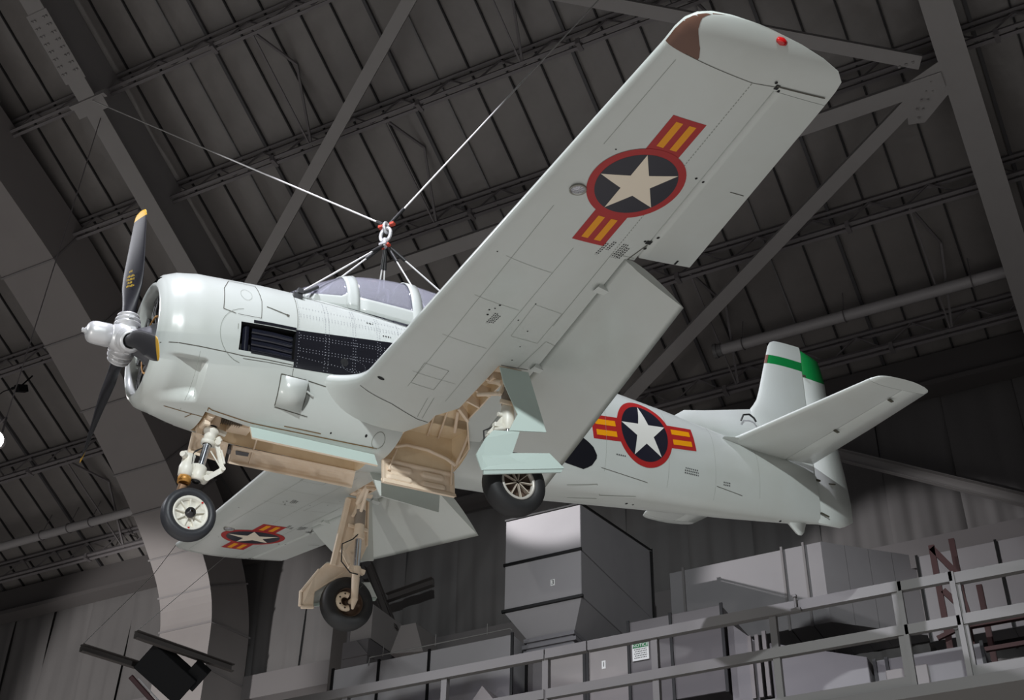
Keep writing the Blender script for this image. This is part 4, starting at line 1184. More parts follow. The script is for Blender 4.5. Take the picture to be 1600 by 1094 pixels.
# ---- doors: pressed panels with raised beads
def pressed(name, O, U, V, lu, lv, th, beads, mo=DOORP, mi=BEIGE, nu=48, nv=22, shape=None, parent=AC):
    """a door: outer skin flat, inner face pressed; O corner, U and V unit directions, inner side = U x V"""
    O, U, V = Vector(O), Vector(U).normalized(), Vector(V).normalized(); N = U.cross(V).normalized()
    b = MB()

    def hgt(u, v):
        e = min(u, lu - u, v, lv - v); h = th * (.45 + .55 * (1 - sstep(.018, .045, e)))
        for (u0, u1, v0, v1, amp) in beads:
            r = (v1 - v0) / 2; cu = min(max(u, u0 + r), u1 - r); d = math.hypot(u - cu, v - (v0 + v1) / 2)
            h += amp * (1 - sstep(r * .55, r, d))
        return h
    us = lin(0, lu, nu); vs = lin(0, lv, nv)
    b.grid(lambda u, v: O + U * u + V * v + N * hgt(u, v), us, vs, 1)
    b.grid(lambda u, v: O + U * u + V * v, us, vs, 0, False)
    n0 = nu * nv
    ring = [(i, 0) for i in range(nu)] + [(nu - 1, j) for j in range(1, nv)] + [(i, nv - 1) for i in range(nu - 2, -1, -1)] + [(0, j) for j in range(nv - 2, 0, -1)]
    ids = [i * nv + j for i, j in ring]
    for a in range(len(ids)):
        p, q = ids[a], ids[(a + 1) % len(ids)]; b.f.append((p, q, q + n0, p + n0)); b.m.append(1); b.sm.append(False)
    return b.build(name, [mo, mi], parent)


ca_, sa_ = math.cos(rad(60)), math.sin(rad(60))
# port door seen by its outer face, starboard door by its pressed inner face
pressed('nose_gear_door', (1.72, -.243, -.812), (1, 0, -.028), (0, -ca_, -sa_), 1.38, .185, .02, [], mo=DOORP)
pressed('nose_gear_door', (3.08, .243, -.842), (-1, 0, .018), (0, ca_, -sa_), 1.38, .19, .06, [(.12, .42, .06, .14, -.022), (.46, 1.10, .06, .14, -.022)])
pressed('nose_gear_door', (1.655, .243, -.80), (-1, 0, .12), (0, ca_, -sa_), .385, .215, .05, [(.05, .33, .05, .17, -.018)])
b = MB(); b.box((1.78, .27, -.88), (.22, .05, .05), Matrix.Rotation(rad(45), 3, 'X')); b.box((1.78, .26, -.85), (.20, .03, .04)); b.build('door_latch', mat('latch_grey', s2l(92, 92, 96), .5), AC)
b = MB(); b.tube([(1.93, .12, -.74), (1.92, .30, -.97)], .010, 8); b.box((1.92, .30, -.985), (.05, .03, .03)); b.build('door_rod', BEIGE, AC)

# ---- main gear, both sides
for s in (-1, 1):
    W0 = Vector((3.775, s * 1.955, -1.735))
    ty = tyre(W0, .315, .21, 'tyre', RUBBERD if s > 0 else RUBBERD, .545)
    b = MB()
    for q in (-1, 1):
        b.lathe([(q * .075, .178), (q * .085, .170), (q * .070, .156), (q * .03, .150), (q * .02, .05), (q * .05, .045), (q * .055, .02)], W0, (0, 1, 0), 36)
    rim = b.build('wheel_disc', mat('main_rim_dull', s2l(88, 70, 58), .5, metal=.3), AC)
    b = MB(); b.lathe([(s * .062, .150), (s * .098, .160), (s * .098, .180), (s * .070, .184)], W0, (0, 1, 0), 36); b.build('wheel_rim', mat('main_rim', s2l(200, 196, 188), .4, metal=.2), rim)
    for k in range(9):
        a = 2 * PI * k / 9; d = Vector((math.cos(a), 0, math.sin(a)))
        b = MB(); b.bar(W0 + d * .02 + Vector((0, s * .07, 0)), W0 + d * .155 + Vector((0, s * .075, 0)), .03, .008, d.cross(Vector((0, 1, 0)))); b.build('spoke', mat('spoke_cast', s2l(196, 186, 172), .45), rim)
    # leg: cylinder, oleo, axle fork (inboard of the wheel)
    top = Vector((3.86, s * 1.78, -.36)); low = Vector((3.80, s * 1.79, -1.72))
    d = (low - top).normalized()
    b = MB(); b.tube([top, top + d * .55], [.062, .058], 18); b.tube([top + d * .55, top + d * .62], .066, 18)
    b.tube([top + d * .02 + Vector((-.13, 0, 0)), top + d * .02 + Vector((.13, 0, 0))], .055, 14)
    b.bar(top + d * .10, top + d * .34 + Vector((-.09, 0, 0)), .03, .05, (0, 1, 0))
    b.build('main_leg', BEIGE, AC)
    b = MB(); b.tube([top + d * .26 , top + d * .44], .064, 18); b.build('data_plate', mat('plate_grey', s2l(140, 130, 120), .6), AC)
    b = MB(); b.tube([top + d * .60, top + d * 1.02], .040, 18); b.build('oleo_strut', CHROME, AC)
    if s < 0:
        b = MB(); b.tube([top + d * .44, top + d * .50, top + d * .66, top + d * .72], [.055, .068, .070, .05], 16); b.tube([top + d * .56 + Vector((-.11, 0, 0)), top + d * .56 + Vector((.03, 0, 0))], .022, 10)
        b.box(top + d * .69 + Vector((-.10, 0, 0)), (.12, .06, .05)); b.tube([top + d * .72 + Vector((-.05, -.03, 0)), top + d * .76 + Vector((-.17, -.03, 0))], .022, 8)
        bevel(b.build('strut_casting', WHITE, AC), .006)
    b = MB(); b.tube([top + d * .97, top + d * 1.05], .055, 16); b.tube([top + d * 1.03, low], [.050, .040], 16)
    b.bar(top + d * 1.0 + Vector((-.10, 0, .02)), top + d * 1.0 + Vector((.10, 0, -.03)), .07, .05)
    b.tube([low + Vector((0, -s * .03, 0)), low + Vector((0, s * .14, 0))], .03, 12)
    b.tube([low, low + Vector((-.02, 0, -.12))], [.045, .014], 10)
    b.build('axle_fork', BEIGE, AC)
    b = MB()   # scissors
    A, Bm, Cc = top + d * .60 + Vector((-.05, 0, 0)), top + d * .80 + Vector((-.20, -s * .02, 0)), top + d * 1.0 + Vector((-.06, 0, 0))
    b.bar(A, Bm, .05, .022, (0, 1, 0)); b.bar(Bm, Cc, .05, .022, (0, 1, 0)); b.tube([Bm + Vector((0, -.04, 0)), Bm + Vector((0, .04, 0))], .018, 8)
    b.build('torque_link', WHITE if s < 0 else BEIGE, AC)
    b = MB()   # brake
    pts = [W0 + Vector((-.055 + .085 * math.cos(a), -s * .085, .085 * math.sin(a))) for a in lin(rad(60), rad(300), 12)]
    b.tube(pts, .036, 8); brk = b.build('brake_caliper', mat('brake_cream', s2l(218, 200, 176), .45), AC)
    for a in (100, 155, 210, 260):
        b = MB(); p = W0 + Vector((-.055 + .085 * math.cos(rad(a)), -s * .122, .085 * math.sin(rad(a)))); b.tube([p, p + Vector((0, s * .02, 0))], .011, 8); b.build('brake_bolt', mat('bolt_dark', s2l(60, 52, 44), .5, metal=.5), brk)
    b = MB(); b.tube([top + d * .58 + Vector((-.03, -s * .05, 0)), top + d * .66 + Vector((-.10, -s * .07, 0)), top + d * .74 + Vector((-.23, -s * .07, 0)), top + d * .95 + Vector((-.22, -s * .06, 0)), top + d * 1.07 + Vector((-.10, -s * .06, 0)), top + d * 1.08 + Vector((.0, -s * .06, 0))], .008, 6)
    b.tube([top + d * 1.08, top + d * 1.12 + Vector((.07, -s * .06, 0)), top + d * 1.2 + Vector((.07, -s * .06, 0)), W0 + Vector((.03, -s * .12, .08))], .006, 6)
    b.build('brake_line', mat('hose_black', (0, 0, 0)), AC)
    # outboard drag/side brace near the bay
    b = MB(); b.tube([top + d * .30, Vector((3.75, s * 1.35, -.50))], .022, 10); b.tube([top + d * .18 + Vector((-.05, -s * .02, 0)), Vector((3.80, s * 1.50, -.40))], .03, 10)
    b.box((3.80, s * 1.62, -.42), (.10, .10, .07)); b.build('side_brace', BEIGE, AC)
    # leg doors: outer plates with pressed inner side
    yo = 1.86
    up = [(3.72, 1.85, -.43), (4.04, 1.87, -.43), (4.135, 2.0, -1.13), (3.71, 2.0, -1.20), (3.84, 1.96, -.98), (3.735, 1.89, -.62)]
    b = MB(); b.prism([(x, s * y, z) for x, y, z in up], (0, s * .014, 0)); b.build('leg_door', DOORP if s < 0 else PAINT, AC)
    lowp = [(3.535, 2.005, -1.235), (3.83, 2.0, -1.19), (3.72, 2.03, -1.45), (4.12, 2.06, -1.385), (4.245, 2.12, -1.545), (3.315, 2.14, -1.745), (3.275, 2.12, -1.585), (3.42, 2.05, -1.36)]
    b = MB(); b.prism([(x, s * y, z) for x, y, z in lowp], (0, s * .014, 0))
    ld = b.build('wheel_door', DOORP if s < 0 else PAINT, AC)
    b = MB(); b.prism([(3.34, s * 2.148, -1.735), (4.235, s * 2.128, -1.545), (4.215, s * 2.12, -1.585), (3.35, s * 2.14, -1.775)], (0, -s * .02, 0)); b.build('door_lip', DOORP, ld)
    # inner (beige) pressings behind both doors: a channel round the leg
    b = MB()
    ch_ = [(3.70, 1.84, -.44), (3.98, 1.85, -.44), (4.01, 1.93, -1.0), (3.88, 1.93, -1.30), (3.56, 1.95, -1.30), (3.63, 1.90, -.95)]
    if s < 0: ch_ = [(3.76, 1.84, -.44), (3.98, 1.85, -.44), (4.01, 1.93, -1.0), (3.95, 1.95, -1.10), (3.86, 1.93, -.98), (3.76, 1.88, -.62)]
    b.prism([(x, s * (y + .012), z) for x, y, z in ch_], (0, -s * .025, 0))
    if s > 0: b.bar((3.715, s * 1.83, -.46), (3.575, s * 1.93, -1.30), .07, .05, (0, 1, 0))
    b.bar((3.97, s * 1.835, -.46), (4.0, s * 1.92, -1.0), .03, .05, (0, 1, 0))
    b.bar((3.72, s * 1.84, -.80), (3.99, s * 1.86, -.82), .05, .03, (0, 1, 0))
    bevel(b.build('leg_door_pressing', BEIGE, AC), .012)
    b = MB()
    sp = [(3.50, 1.99, -1.27), (3.88, 1.99, -1.22), (3.93, 2.02, -1.40), (3.60, 2.05, -1.47), (3.42, 2.09, -1.60), (3.42, 2.12, -1.78), (3.27, 2.12, -1.79), (3.27, 2.105, -1.61), (3.38, 2.03, -1.42)]
    if s < 0: sp = [(3.54, 2.0, -1.26), (3.80, 2.0, -1.22), (3.70, 2.03, -1.46), (3.60, 2.05, -1.52), (3.42, 2.10, -1.64), (3.32, 2.12, -1.64), (3.33, 2.11, -1.59), (3.44, 2.05, -1.38)]
    b.prism([(x, s * y, z) for x, y, z in sp], (0, -s * .035, 0))
    if s > 0:
      b.bar((3.44, s * 2.0, -1.34), (3.25, s * 2.07, -1.62), .03, .05, (0, 1, 0)); b.bar((3.25, s * 2.08, -1.60), (3.25, s * 2.09, -1.79), .03, .05, (0, 1, 0)); b.bar((3.26, s * 2.08, -1.80), (3.42, s * 2.08, -1.78), .04, .04, (0, 1, 0))
    bevel(b.build('wheel_door_pressing', BEIGE, AC), .012)
    # inboard wheel door at the centre line, hanging
    if s < 0:
        idr = pressed('wheel_well_door', (4.07, -.175, -.868), (-1, 0, .02), (0, -.06, -1), .86, .285, .03,
                [(.12, .40, .045, .125, .022), (.10, .40, .16, .24, .022), (.50, .78, .045, .125, .022), (.50, .80, .16, .24, .022)], mo=DOORP, mi=BEIGE, nu=60, nv=34)
        # N = U x V points to port for this order
        b = MB(); b.hexa([(3.20, -.19, -1.11), (4.08, -.19, -1.14), (4.08, -.24, -1.16), (3.22, -.23, -1.13), (3.20, -.19, -1.08), (4.08, -.19, -1.11), (4.08, -.225, -1.115), (3.22, -.22, -1.08)])
        bevel(b.build('door_flange', BEIGE, AC), .006)
        b = MB(); b.tube([(3.42, -.22, -.58), (3.29, -.21, -.96)], .011, 8); b.tube([(3.29, -.21, -.94), (3.29, -.21, -.98)], .02, 8); b.build('door_rod', BEIGE, AC)
        b = MB(); b.tube([(4.02, -.26, -.78), (4.03, -.21, -1.02)], .011, 8); b.build('door_rod', BEIGE, AC)
        b = MB()
        for i in range(26): b.box((3.23 + i * .033, -.18, -.865), (.017, .02, .018))
        b.build('piano_hinge', mat('hinge_steel', s2l(120, 108, 84), .5, metal=.3), AC)
    else:
        b = MB(); b.prism([(3.21, .12, -.88), (4.07, .12, -.88), (4.0, .03, -1.25), (3.30, .03, -1.18)], (0, .016, 0)); b.build('wheel_well_door', PAINT, AC)

# ---- exhaust pipes in the cowling recess
for s in (-1, 1):
    b = MB()
    for i in range(4):
        z = .04 - i * .070; b.tube([(1.53, s * .645, z), (1.75, s * .665, z - .003), (1.96, s * .645, z + .004)], .035, 14)
    b.tube([(1.47, s * .65, -.24), (1.47, s * .65, .12)], .035, 14)
    b.build('exhaust_pipes', mat('exhaust_black', (0.012, 0.013, 0.022), .14, coat=.6), AC)
    b = MB(); b.box((1.42, s * .56, -.06), (.04, .02, .20)); b.build('firewall_fitting', mat('fitting_green', s2l(60, 96, 56), .5), AC)
    # small blast plates at the recess edge
    b = MB(); X = lin(1.52, 1.99, 8)
    for z0, z1 in ((.092, .128), (-.243, -.222)):
        for i in range(7):
            x0, x1 = X[i], X[i + 1]; k0, k1 = (x0 - 1.52) / .47, (x1 - 1.52) / .47
            zz = lambda k, z: z + (.04 * k if z > 0 else .022 * k)
            b.add([side(x0, zz(k0, z0), s, .004), side(x1, zz(k1, z0), s, .004), side(x1, zz(k1, z1), s, .004), side(x0, zz(k0, z1), s, .004)], [(0, 1, 2, 3)])
    b.build('blast_plate', BLACKP, AC)
# ================================================================== MARKINGS ON THE SKIN
def quadpatch(b, A, B, C_, D, fn, nu=10, nv=4, mi=0):
    """bilinear patch between four 2D corners, pushed onto the skin by fn(u, v)"""
    def f(u, v):
        p = [A[k] * (1 - u) * (1 - v) + B[k] * u * (1 - v) + C_[k] * u * v + D[k] * (1 - u) * v for k in (0, 1)]; return fn(*p)
    b.grid(f, lin(0, 1, nu), lin(0, 1, nv), mi, True); return b


def roundel(place, c, R, ang, fn_at, star, bars=(.40, .81, .165), vs=1.0, kids=True, clipbar=None):
    """c centre in skin coordinates, ang = direction of the star's first point; fn_at(p, q, off) skin map"""
    ca, sa = math.cos(ang), math.sin(ang)
    L = lambda p, q: (c[0] + p * ca - q * sa, c[1] + p * sa + q * ca)   # local: p towards first star point, q along the bars
    b = MB(); q1 = bars[1]; hw_ = bars[2]
    quadpatch(b, L(-hw_, -q1), L(-hw_, q1), L(hw_, q1), L(hw_, -q1), lambda x, y: fn_at(x, y, .002), 32, 8)
    root = b.build('national_insignia', RED, place)
    b = MB()
    for sg in (-1, 1):
        for pc in (-.066, .066):
            q0, q1 = (bars[0] + .06) * sg, (bars[1] - .055) * sg
            quadpatch(b, L(pc - .034, q0), L(pc - .034, q1), L(pc + .034, q1), L(pc + .034, q0), lambda x, y: fn_at(x, y, .0032), 10, 4)
    b.build('insignia_stripe', ORANGE, root)

    def disc(r0, r1, off, m, name):
        b = MB(); b.grid(lambda r, a: fn_at(*L(r * math.cos(a), r * math.sin(a)), off), lin(r0, r1, 8), lin(0, 2 * PI, 65)[:-1], 0, True, True); return b.build(name, m, root)
    disc(.0005, R, .0044, RED, 'insignia_ring'); disc(.0005, R * .84, .0056, NAVY, 'insignia_disc')
    b = MB(); Ro = R * .835; Ri = Ro * .3819
    for k in range(5):
        a = 2 * PI * k / 5; P = (Ro * math.cos(a), Ro * math.sin(a)); Q = (Ri * math.cos(a - PI / 5), Ri * math.sin(a - PI / 5)); S_ = (Ri * math.cos(a + PI / 5), Ri * math.sin(a + PI / 5))
        quadpatch(b, L(0, 0), L(*Q), L(*P), L(*S_), lambda x, y: fn_at(x, y, .0070), 10, 10)
    b.build('insignia_star', star, root)
    return root


for s in (-1, 1):
    wfn = (lambda s: lambda x, y, off: wl(x, y, s, off))(s)
    roundel(WING[s], (3.515, 4.62), .432, PI + .02, wfn, STARW)
roundel(fus, (6.54, .035), .425, rad(97), lambda x, z, off: side(x, z, -1, off), STARF, bars=(.38, .80, .150))
roundel(fus, (6.54, .035), .425, rad(97), lambda x, z, off: side(x, z, 1, off), STARF, bars=(.38, .80, .150))


def line(b, pts, fn, w_=.006, off=.0035, step=.08, dash=None):
    for (a, c) in zip(pts[:-1], pts[1:]):
        L = math.hypot(c[0] - a[0], c[1] - a[1]); n = max(2, int(L / step) + 1); dx, dy = (c[0] - a[0]) / L, (c[1] - a[1]) / L; nx, ny = -dy * w_ / 2, dx * w_ / 2
        if dash:
            k = 0
            while k * dash < L:
                t0, t1 = k * dash, min(L, (k + .55) * dash)
                quadpatch(b, (a[0] + dx * t0 + nx, a[1] + dy * t0 + ny), (a[0] + dx * t1 + nx, a[1] + dy * t1 + ny), (a[0] + dx * t1 - nx, a[1] + dy * t1 - ny), (a[0] + dx * t0 - nx, a[1] + dy * t0 - ny), lambda x, y: fn(x, y, off), 2, 2); k += 1
        else:
            quadpatch(b, (a[0] + nx, a[1] + ny), (c[0] + nx, c[1] + ny), (c[0] - nx, c[1] - ny), (a[0] - nx, a[1] - ny), lambda x, y: fn(x, y, off), n, 2)


def dot(b, x, y, r, fn, off=.0025, n=8):
    b.grid(lambda q, a: fn(x + q * math.cos(a), y + q * math.sin(a), off), [.0002, r], lin(0, 2 * PI, n + 1)[:-1], 0, False, True)


for s in (-1, 1):
    fn = (lambda s: lambda x, y, off: wl(x, y, s, off))(s)
    b = MB()
    line(b, [(3.05, 5.985), (3.73, 5.96), (3.95, 5.99)], fn, .005); line(b, [(3.95, 6.0), (4.45, 6.02)], fn, .014)
    line(b, [(4.03, 3.72), (4.09, 3.955)], fn, .01); line(b, [(4.40, 4.80), (4.56, 4.79)], fn, .008)
    line(b, [(2.62, .92), (3.0, .86), (3.37, .72), (3.50, .70)], fn, .007)
    line(b, [(3.735, 1.86), (4.05, 1.86)], fn, .008)
    line(b, [(4.28, .52), (4.95, .62)], fn, .010)
    b.build('panel_gap', LINE, WING[s])
    b = MB()
    line(b, [(3.73, 5.95), (3.84, 3.72)], fn, .006, dash=.035); line(b, [(3.84, 3.72), (3.90, 2.6)], fn, .004)
    line(b, [(3.02, 5.9), (3.0, 4.9)], fn, .003); line(b, [(3.0, 4.1), (3.02, 1.2)], fn, .003); line(b, [(3.45, 3.7), (3.50, 1.1)], fn, .003)
    line(b, [(3.84, 3.75), (4.08, 3.75)], fn, .004)
    for y in (3.35, 2.75, 2.1, 1.45): line(b, [(2.95, y), (3.45, y - .03)], fn, .003)
    line(b, [(3.55, 2.85), (3.88, 2.80), (3.90, 2.30), (3.58, 2.33), (3.55, 2.85)], fn, .003)
    line(b, [(3.0, 1.62), (3.28, 1.60), (3.29, 1.25), (3.02, 1.27), (3.0, 1.62)], fn, .004)
    line(b, [(3.30, 1.10), (3.35, .75)], fn, .004); line(b, [(3.36, 1.12), (3.41, .75)], fn, .004)
    line(b, [(3.93, 1.86), (3.97, 2.35), (4.13, 2.30)], fn, .004)
    b.build('panel_line', LINEL, WING[s])
    b = MB()
    for x, y, r in ((3.92, 6.03, .014), (4.0, 5.96, .014), (4.13, 4.07, .016), (4.04, 3.99, .014), (4.10, 3.90, .016), (3.98, 4.86, .013), (4.07, 4.84, .013), (3.62, 3.98, .010), (3.44, 4.02, .008),
                    (3.18, 2.62, .010), (3.20, 2.55, .012), (3.22, 2.66, .008), (3.24, 2.72, .012), (3.52, 2.58, .008), (3.55, 2.86, .008), (3.70, 2.45, .008), (3.12, 4.9, .008), (2.86, 3.35, .007), (3.76, 2.2, .007), (3.80, 1.97, .008)):
        dot(b, x, y, r, fn)
    for x, y, w2, h2 in ((3.96, 5.99, .02, .05), (4.085, 3.985, .03, .05), (4.53, 3.80, .012, .06)):
        quadpatch(b, (x - w2, y - h2 / 2), (x + w2, y - h2 / 2), (x + w2, y + h2 / 2), (x - w2, y + h2 / 2), lambda x, y: fn(x, y, .002), 3, 3)
    b.build('access_hole', DARK, WING[s])
    b = MB()
    for x0, y0, n, L in ((3.70, 3.86, 2, .17), (3.76, 3.90, 2, .12), (3.87, 3.90, 3, .20), (3.93, 3.86, 2, .16), (3.26, 2.60, 2, .17), (3.30, 2.58, 2, .13)):
        for k in range(n):
            line(b, [(x0 + k * .022, y0), (x0 + k * .022 - .012, y0 - L)], fn, .011, dash=.028)
    b.build('stencil_lettering', STENCIL, WING[s])
# walnut patch and nav light only on the port tip
b = MB()
fnp = lambda x, y, off: (x, -y, wz(x, y, True, *TIPF(y)) - off + TIPL(y))
TIPK = lambda y: float(np.interp(y, [t[0] for t in TIP], [t[3] for t in TIP]))
TIPLE = lambda y: float(np.interp(y, [t[0] for t in TIP], [t[1] for t in TIP]))
TIPTE = lambda y: float(np.interp(y, [t[0] for t in TIP], [t[2] for t in TIP]))


def tipmap(x, y, off):
    LE, TE, k = TIPLE(y), TIPTE(y), TIPK(y); x = max(x, LE + .002)
    lift = .06 * max(0, (y - 5.97) / .4) ** 1.5
    return (x, -y, wz(x, y, True, LE, TE, k) + lift - off)


b.grid(lambda v, u: tipmap(TIPLE(v) + u * max(0.0, float(np.interp(v, [6.0, 6.08, 6.28, 6.34], [.30, .25, .03, .0]))), v, .003), lin(5.98, 6.34, 16), lin(0, 1, 10))
b.build('tip_patch', BROWN, WING[-1])

# ---- fuselage: black exhaust panel, rivets, seams
for s in (-1, 1):
    f_ = (lambda s: lambda x, z, off: side(x, z, s, off))(s)
    b = MB()
    top = lambda x: float(np.interp(x, [1.92, 3.12, 4.2, 5.2, 5.64, 5.74, 5.80, 5.82], [.135, .31, .20, -.10, -.25, -.30, -.35, -.40]))
    bot = lambda x: float(np.interp(x, [1.92, 1.99, 2.36, 2.9, 3.6, 4.6, 5.41, 5.66, 5.76, 5.82], [-.275, -.28, -.25, -.20, -.30, -.50, -.57, -.585, -.53, -.44]))
    b.grid(lambda x, v: f_(x, bot(x) + (top(x) - bot(x)) * v, .0025), lin(1.985, 5.82, 70), lin(0, 1, 14))
    bp = b.build('exhaust_panel', BLACKP, fus)
    b = MB()
    for x in (2.02, 2.32, 2.36, 2.64, 2.67, 2.93, 2.96, 3.2):
        z = bot(x) + .02
        while z < .62: dot(b, x, z, .0056, f_, .0045, 4); z += .034
    for z0, dz in ((.09, .14), (.06, .14), (-.06, .12), (-.09, .12), (-.15, .0), (.33, .12), (.36, .12), (.46, .10)):
        x = 2.04
        while x < 3.4:
            z = z0 + dz * (x - 2.0) / 1.2
            if z > bot(x): dot(b, x, z, .0056, f_, .0045, 4)
            x += .036
    for a in lin(0, 2 * PI, 30):
        dot(b, 2.62 + .17 * math.cos(a) * (1 if math.cos(a) > 0 else .6), -.10 + .075 * math.sin(a), .004, f_, .0045, 4)
    b.build('rivet', RIVET, fus, kind='stuff')
    b = MB(); dot(b, 2.545, -.085, .045, f_, .0055, 20); b.build('vent_hole', DARK, fus)
    b = MB()
    line(b, [(.64, -.27), (1.0, -.28), (1.43, -.285), (1.98, -.255)], f_, .007)
    line(b, [(1.45, -.31), (1.99, -.275)], f_, .005)
    line(b, [(1.30, .66), (1.22, .48), (1.20, .18), (1.33, .155)], f_, .009); line(b, [(1.58, .66), (1.61, .40), (1.60, .17)], f_, .008)
    line(b, [(1.30, .665), (1.58, .66)], f_, .006); line(b, [(1.35, .155), (1.60, .17)], f_, .004)
    line(b, [(2.0, .64), (2.005, .30), (2.0, .14)], f_, .006)
    line(b, [(1.99, -.29), (1.99, -.42)], f_, .006)
    line(b, [(2.16, .675), (2.7, .67), (3.4, .655), (4.2, .64)], f_, .007)
    line(b, [(1.66, .34), (1.90, .30)], f_, .012); line(b, [(1.88, .30), (1.91, .295)], f_, .03)
    line(b, [(2.37, -.32), (2.60, -.46), (2.72, -.47), (3.08, -.56)], f_, .007)
    line(b, [(1.87, -.37), (2.15, -.37)], f_, .012); line(b, [(1.87, -.37), (1.88, -.65)], f_, .010); line(b, [(1.88, -.66), (2.25, -.68)], f_, .006); line(b, [(2.17, -.37), (2.37, -.385)], f_, .009)
    line(b, [(5.9, -.52), (6.6, -.55)], f_, .005); line(b, [(7.67, -.39), (8.1, -.42)], f_, .006)
    b.build('panel_gap', LINE, fus)
    b = MB()
    line(b, [(1.36, -.02), (1.36, .04)], f_, .01)
    for x in (5.95, 6.9, 7.65, 8.4): line(b, [(x, -.55 if x < 8 else -.4), (x, .42 if x < 8 else .25)], f_, .003)
    for a0, a1 in zip(lin(rad(100), rad(262), 14)[:-1], lin(rad(100), rad(262), 14)[1:]):
        line(b, [(1.46 + .28 * math.cos(a0), -.06 + .30 * math.sin(a0)), (1.46 + .28 * math.cos(a1), -.06 + .30 * math.sin(a1))], f_, .005)
    for a0, a1 in zip(lin(0, 2 * PI, 21)[:-1], lin(0, 2 * PI, 21)[1:]):
        line(b, [(1.45 + .06 * math.cos(a0), .45 + .08 * math.sin(a0)), (1.45 + .06 * math.cos(a1), .45 + .08 * math.sin(a1))], f_, .003)
    line(b, [(1.02, -.75 + .02), (1.02, -.32)], f_, .003)
    b.build('panel_line', LINEL, fus)
    b = MB()
    for x, z, n, L in ((7.15, -.30, 2, .22), (7.16, -.27, 1, .2), (7.78, -.32, 2, .12), (6.1, -.33, 1, .15), (3.0, .37, 1, .10), (2.82, .50, 1, .04), (2.86, .50, 1, .04)):
        for k in range(n): line(b, [(x, z - k * .03), (x + L, z - k * .03 + .006)], f_, .016, dash=.03)
    b.build('stencil_lettering', STENCIL, fus)
    # open cowl flap plate and the bulge outlet behind it
    b = MB()
    P = [side(1.885, -.375, s, .004), side(2.165, -.375, s, .030), side(2.145, -.655, s, .034), side(1.885, -.655, s, .004)]
    Pm = [side(1.885, -.52, s, .006), side(2.16, -.52, s, .040)]
    b.add([P[0], P[1], Pm[1], Pm[0], P[2], P[3]], [(0, 1, 2, 3), (3, 2, 4, 5)], 0, True)
    solid(b.build('cowl_flap', PAINT, AC), .012)
    b = MB(); b.tube([Vector(side(2.17, -.47, s, .01)), Vector(side(2.25, -.50, s, .012))], .012, 8); b.build('flap_stay', PAINT, AC)
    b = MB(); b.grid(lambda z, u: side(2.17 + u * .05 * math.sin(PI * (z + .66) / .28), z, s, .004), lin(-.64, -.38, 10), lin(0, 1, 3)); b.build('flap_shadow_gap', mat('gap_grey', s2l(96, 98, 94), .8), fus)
    b = MB(); p = Vector(wl(2.80, .93, s, .002)); b.grid(lambda q, a: wl(2.735 + q * 1.9 * math.cos(a), 1.17 + q * math.sin(a), s, .003), [.0002, .020], lin(0, 2 * PI, 17)[:-1], 0, False, True); b.build('drain_hole', DARK, WING[s])
b = MB()
bf = lambda x, y, off: belly(x, y, off)
line(b, [(.86, -.12), (1.10, -.14), (1.28, -.16)], bf, .010); line(b, [(1.26, -.30), (1.30, -.285), (2.0, -.29), (3.1, -.31)], bf, .012); line(b, [(1.14, -.14), (1.10, -.05)], bf, .010)
line(b, [(1.28, -.16), (1.26, -.30)], bf, .010); line(b, [(2.05, -.33), (2.45, -.335)], bf, .010)
b.build('oil_seam', DIRT, fus)
b = MB()
for a0, a1 in zip(lin(0, 2 * PI, 25)[:-1], lin(0, 2 * PI, 25)[1:]):
    line(b, [(3.08 + .07 * math.cos(a0), -.38 + .07 * math.sin(a0)), (3.08 + .07 * math.cos(a1), -.38 + .07 * math.sin(a1))], bf, .006)
    
line(b, [(5.5, -.25), (5.9, -.28), (6.0, -.16), (6.5, -.19)], bf, .006); line(b, [(5.62, -.05), (6.0, -.10)], bf, .006)
b.build('panel_line', LINEL, fus)
b = MB(); dot(b, 2.93, -.40, .014, bf); dot(b, 2.55, -.36, .010, bf); dot(b, 6.45, -.06, .018, bf); dot(b, 6.55, -.05, .012, bf); dot(b, 8.85, -.03, .018, bf, .003)
b.build('access_hole', DARK, fus)
# small fittings on the tail
b = MB()
for x, y in ((9.0, 2.05), (9.0, 1.1)):
    b.box((x, -y, .33 - .055), (.09, .035, .012), Matrix.Rotation(.3, 3, 'Z'))
b.box((9.56, -.07, .12), (.10, .02, .022)); b.box((9.6, -.07, -.36), (.14, .02, .016), Matrix.Rotation(.25, 3, 'Y')); b.box((9.85, -.035, .13), (.12, .012, .014), Matrix.Rotation(-.1, 3, 'Y')); b.box((9.64, -.045, 1.70), (.05, .02, .03))
b.build('hinge_fitting', mat('fitting_dark', s2l(74, 72, 60), .6), AC)
b = MB(); b.tube([(8.35, -.10, .72), (8.38, -.13, .80), (8.47, -.14, .82), (8.55, -.13, .79), (8.58, -.13, .74)], .013, 8); b.build('vent_mast', mat('mast_black', (0.02, 0.02, 0.02), .5), AC)
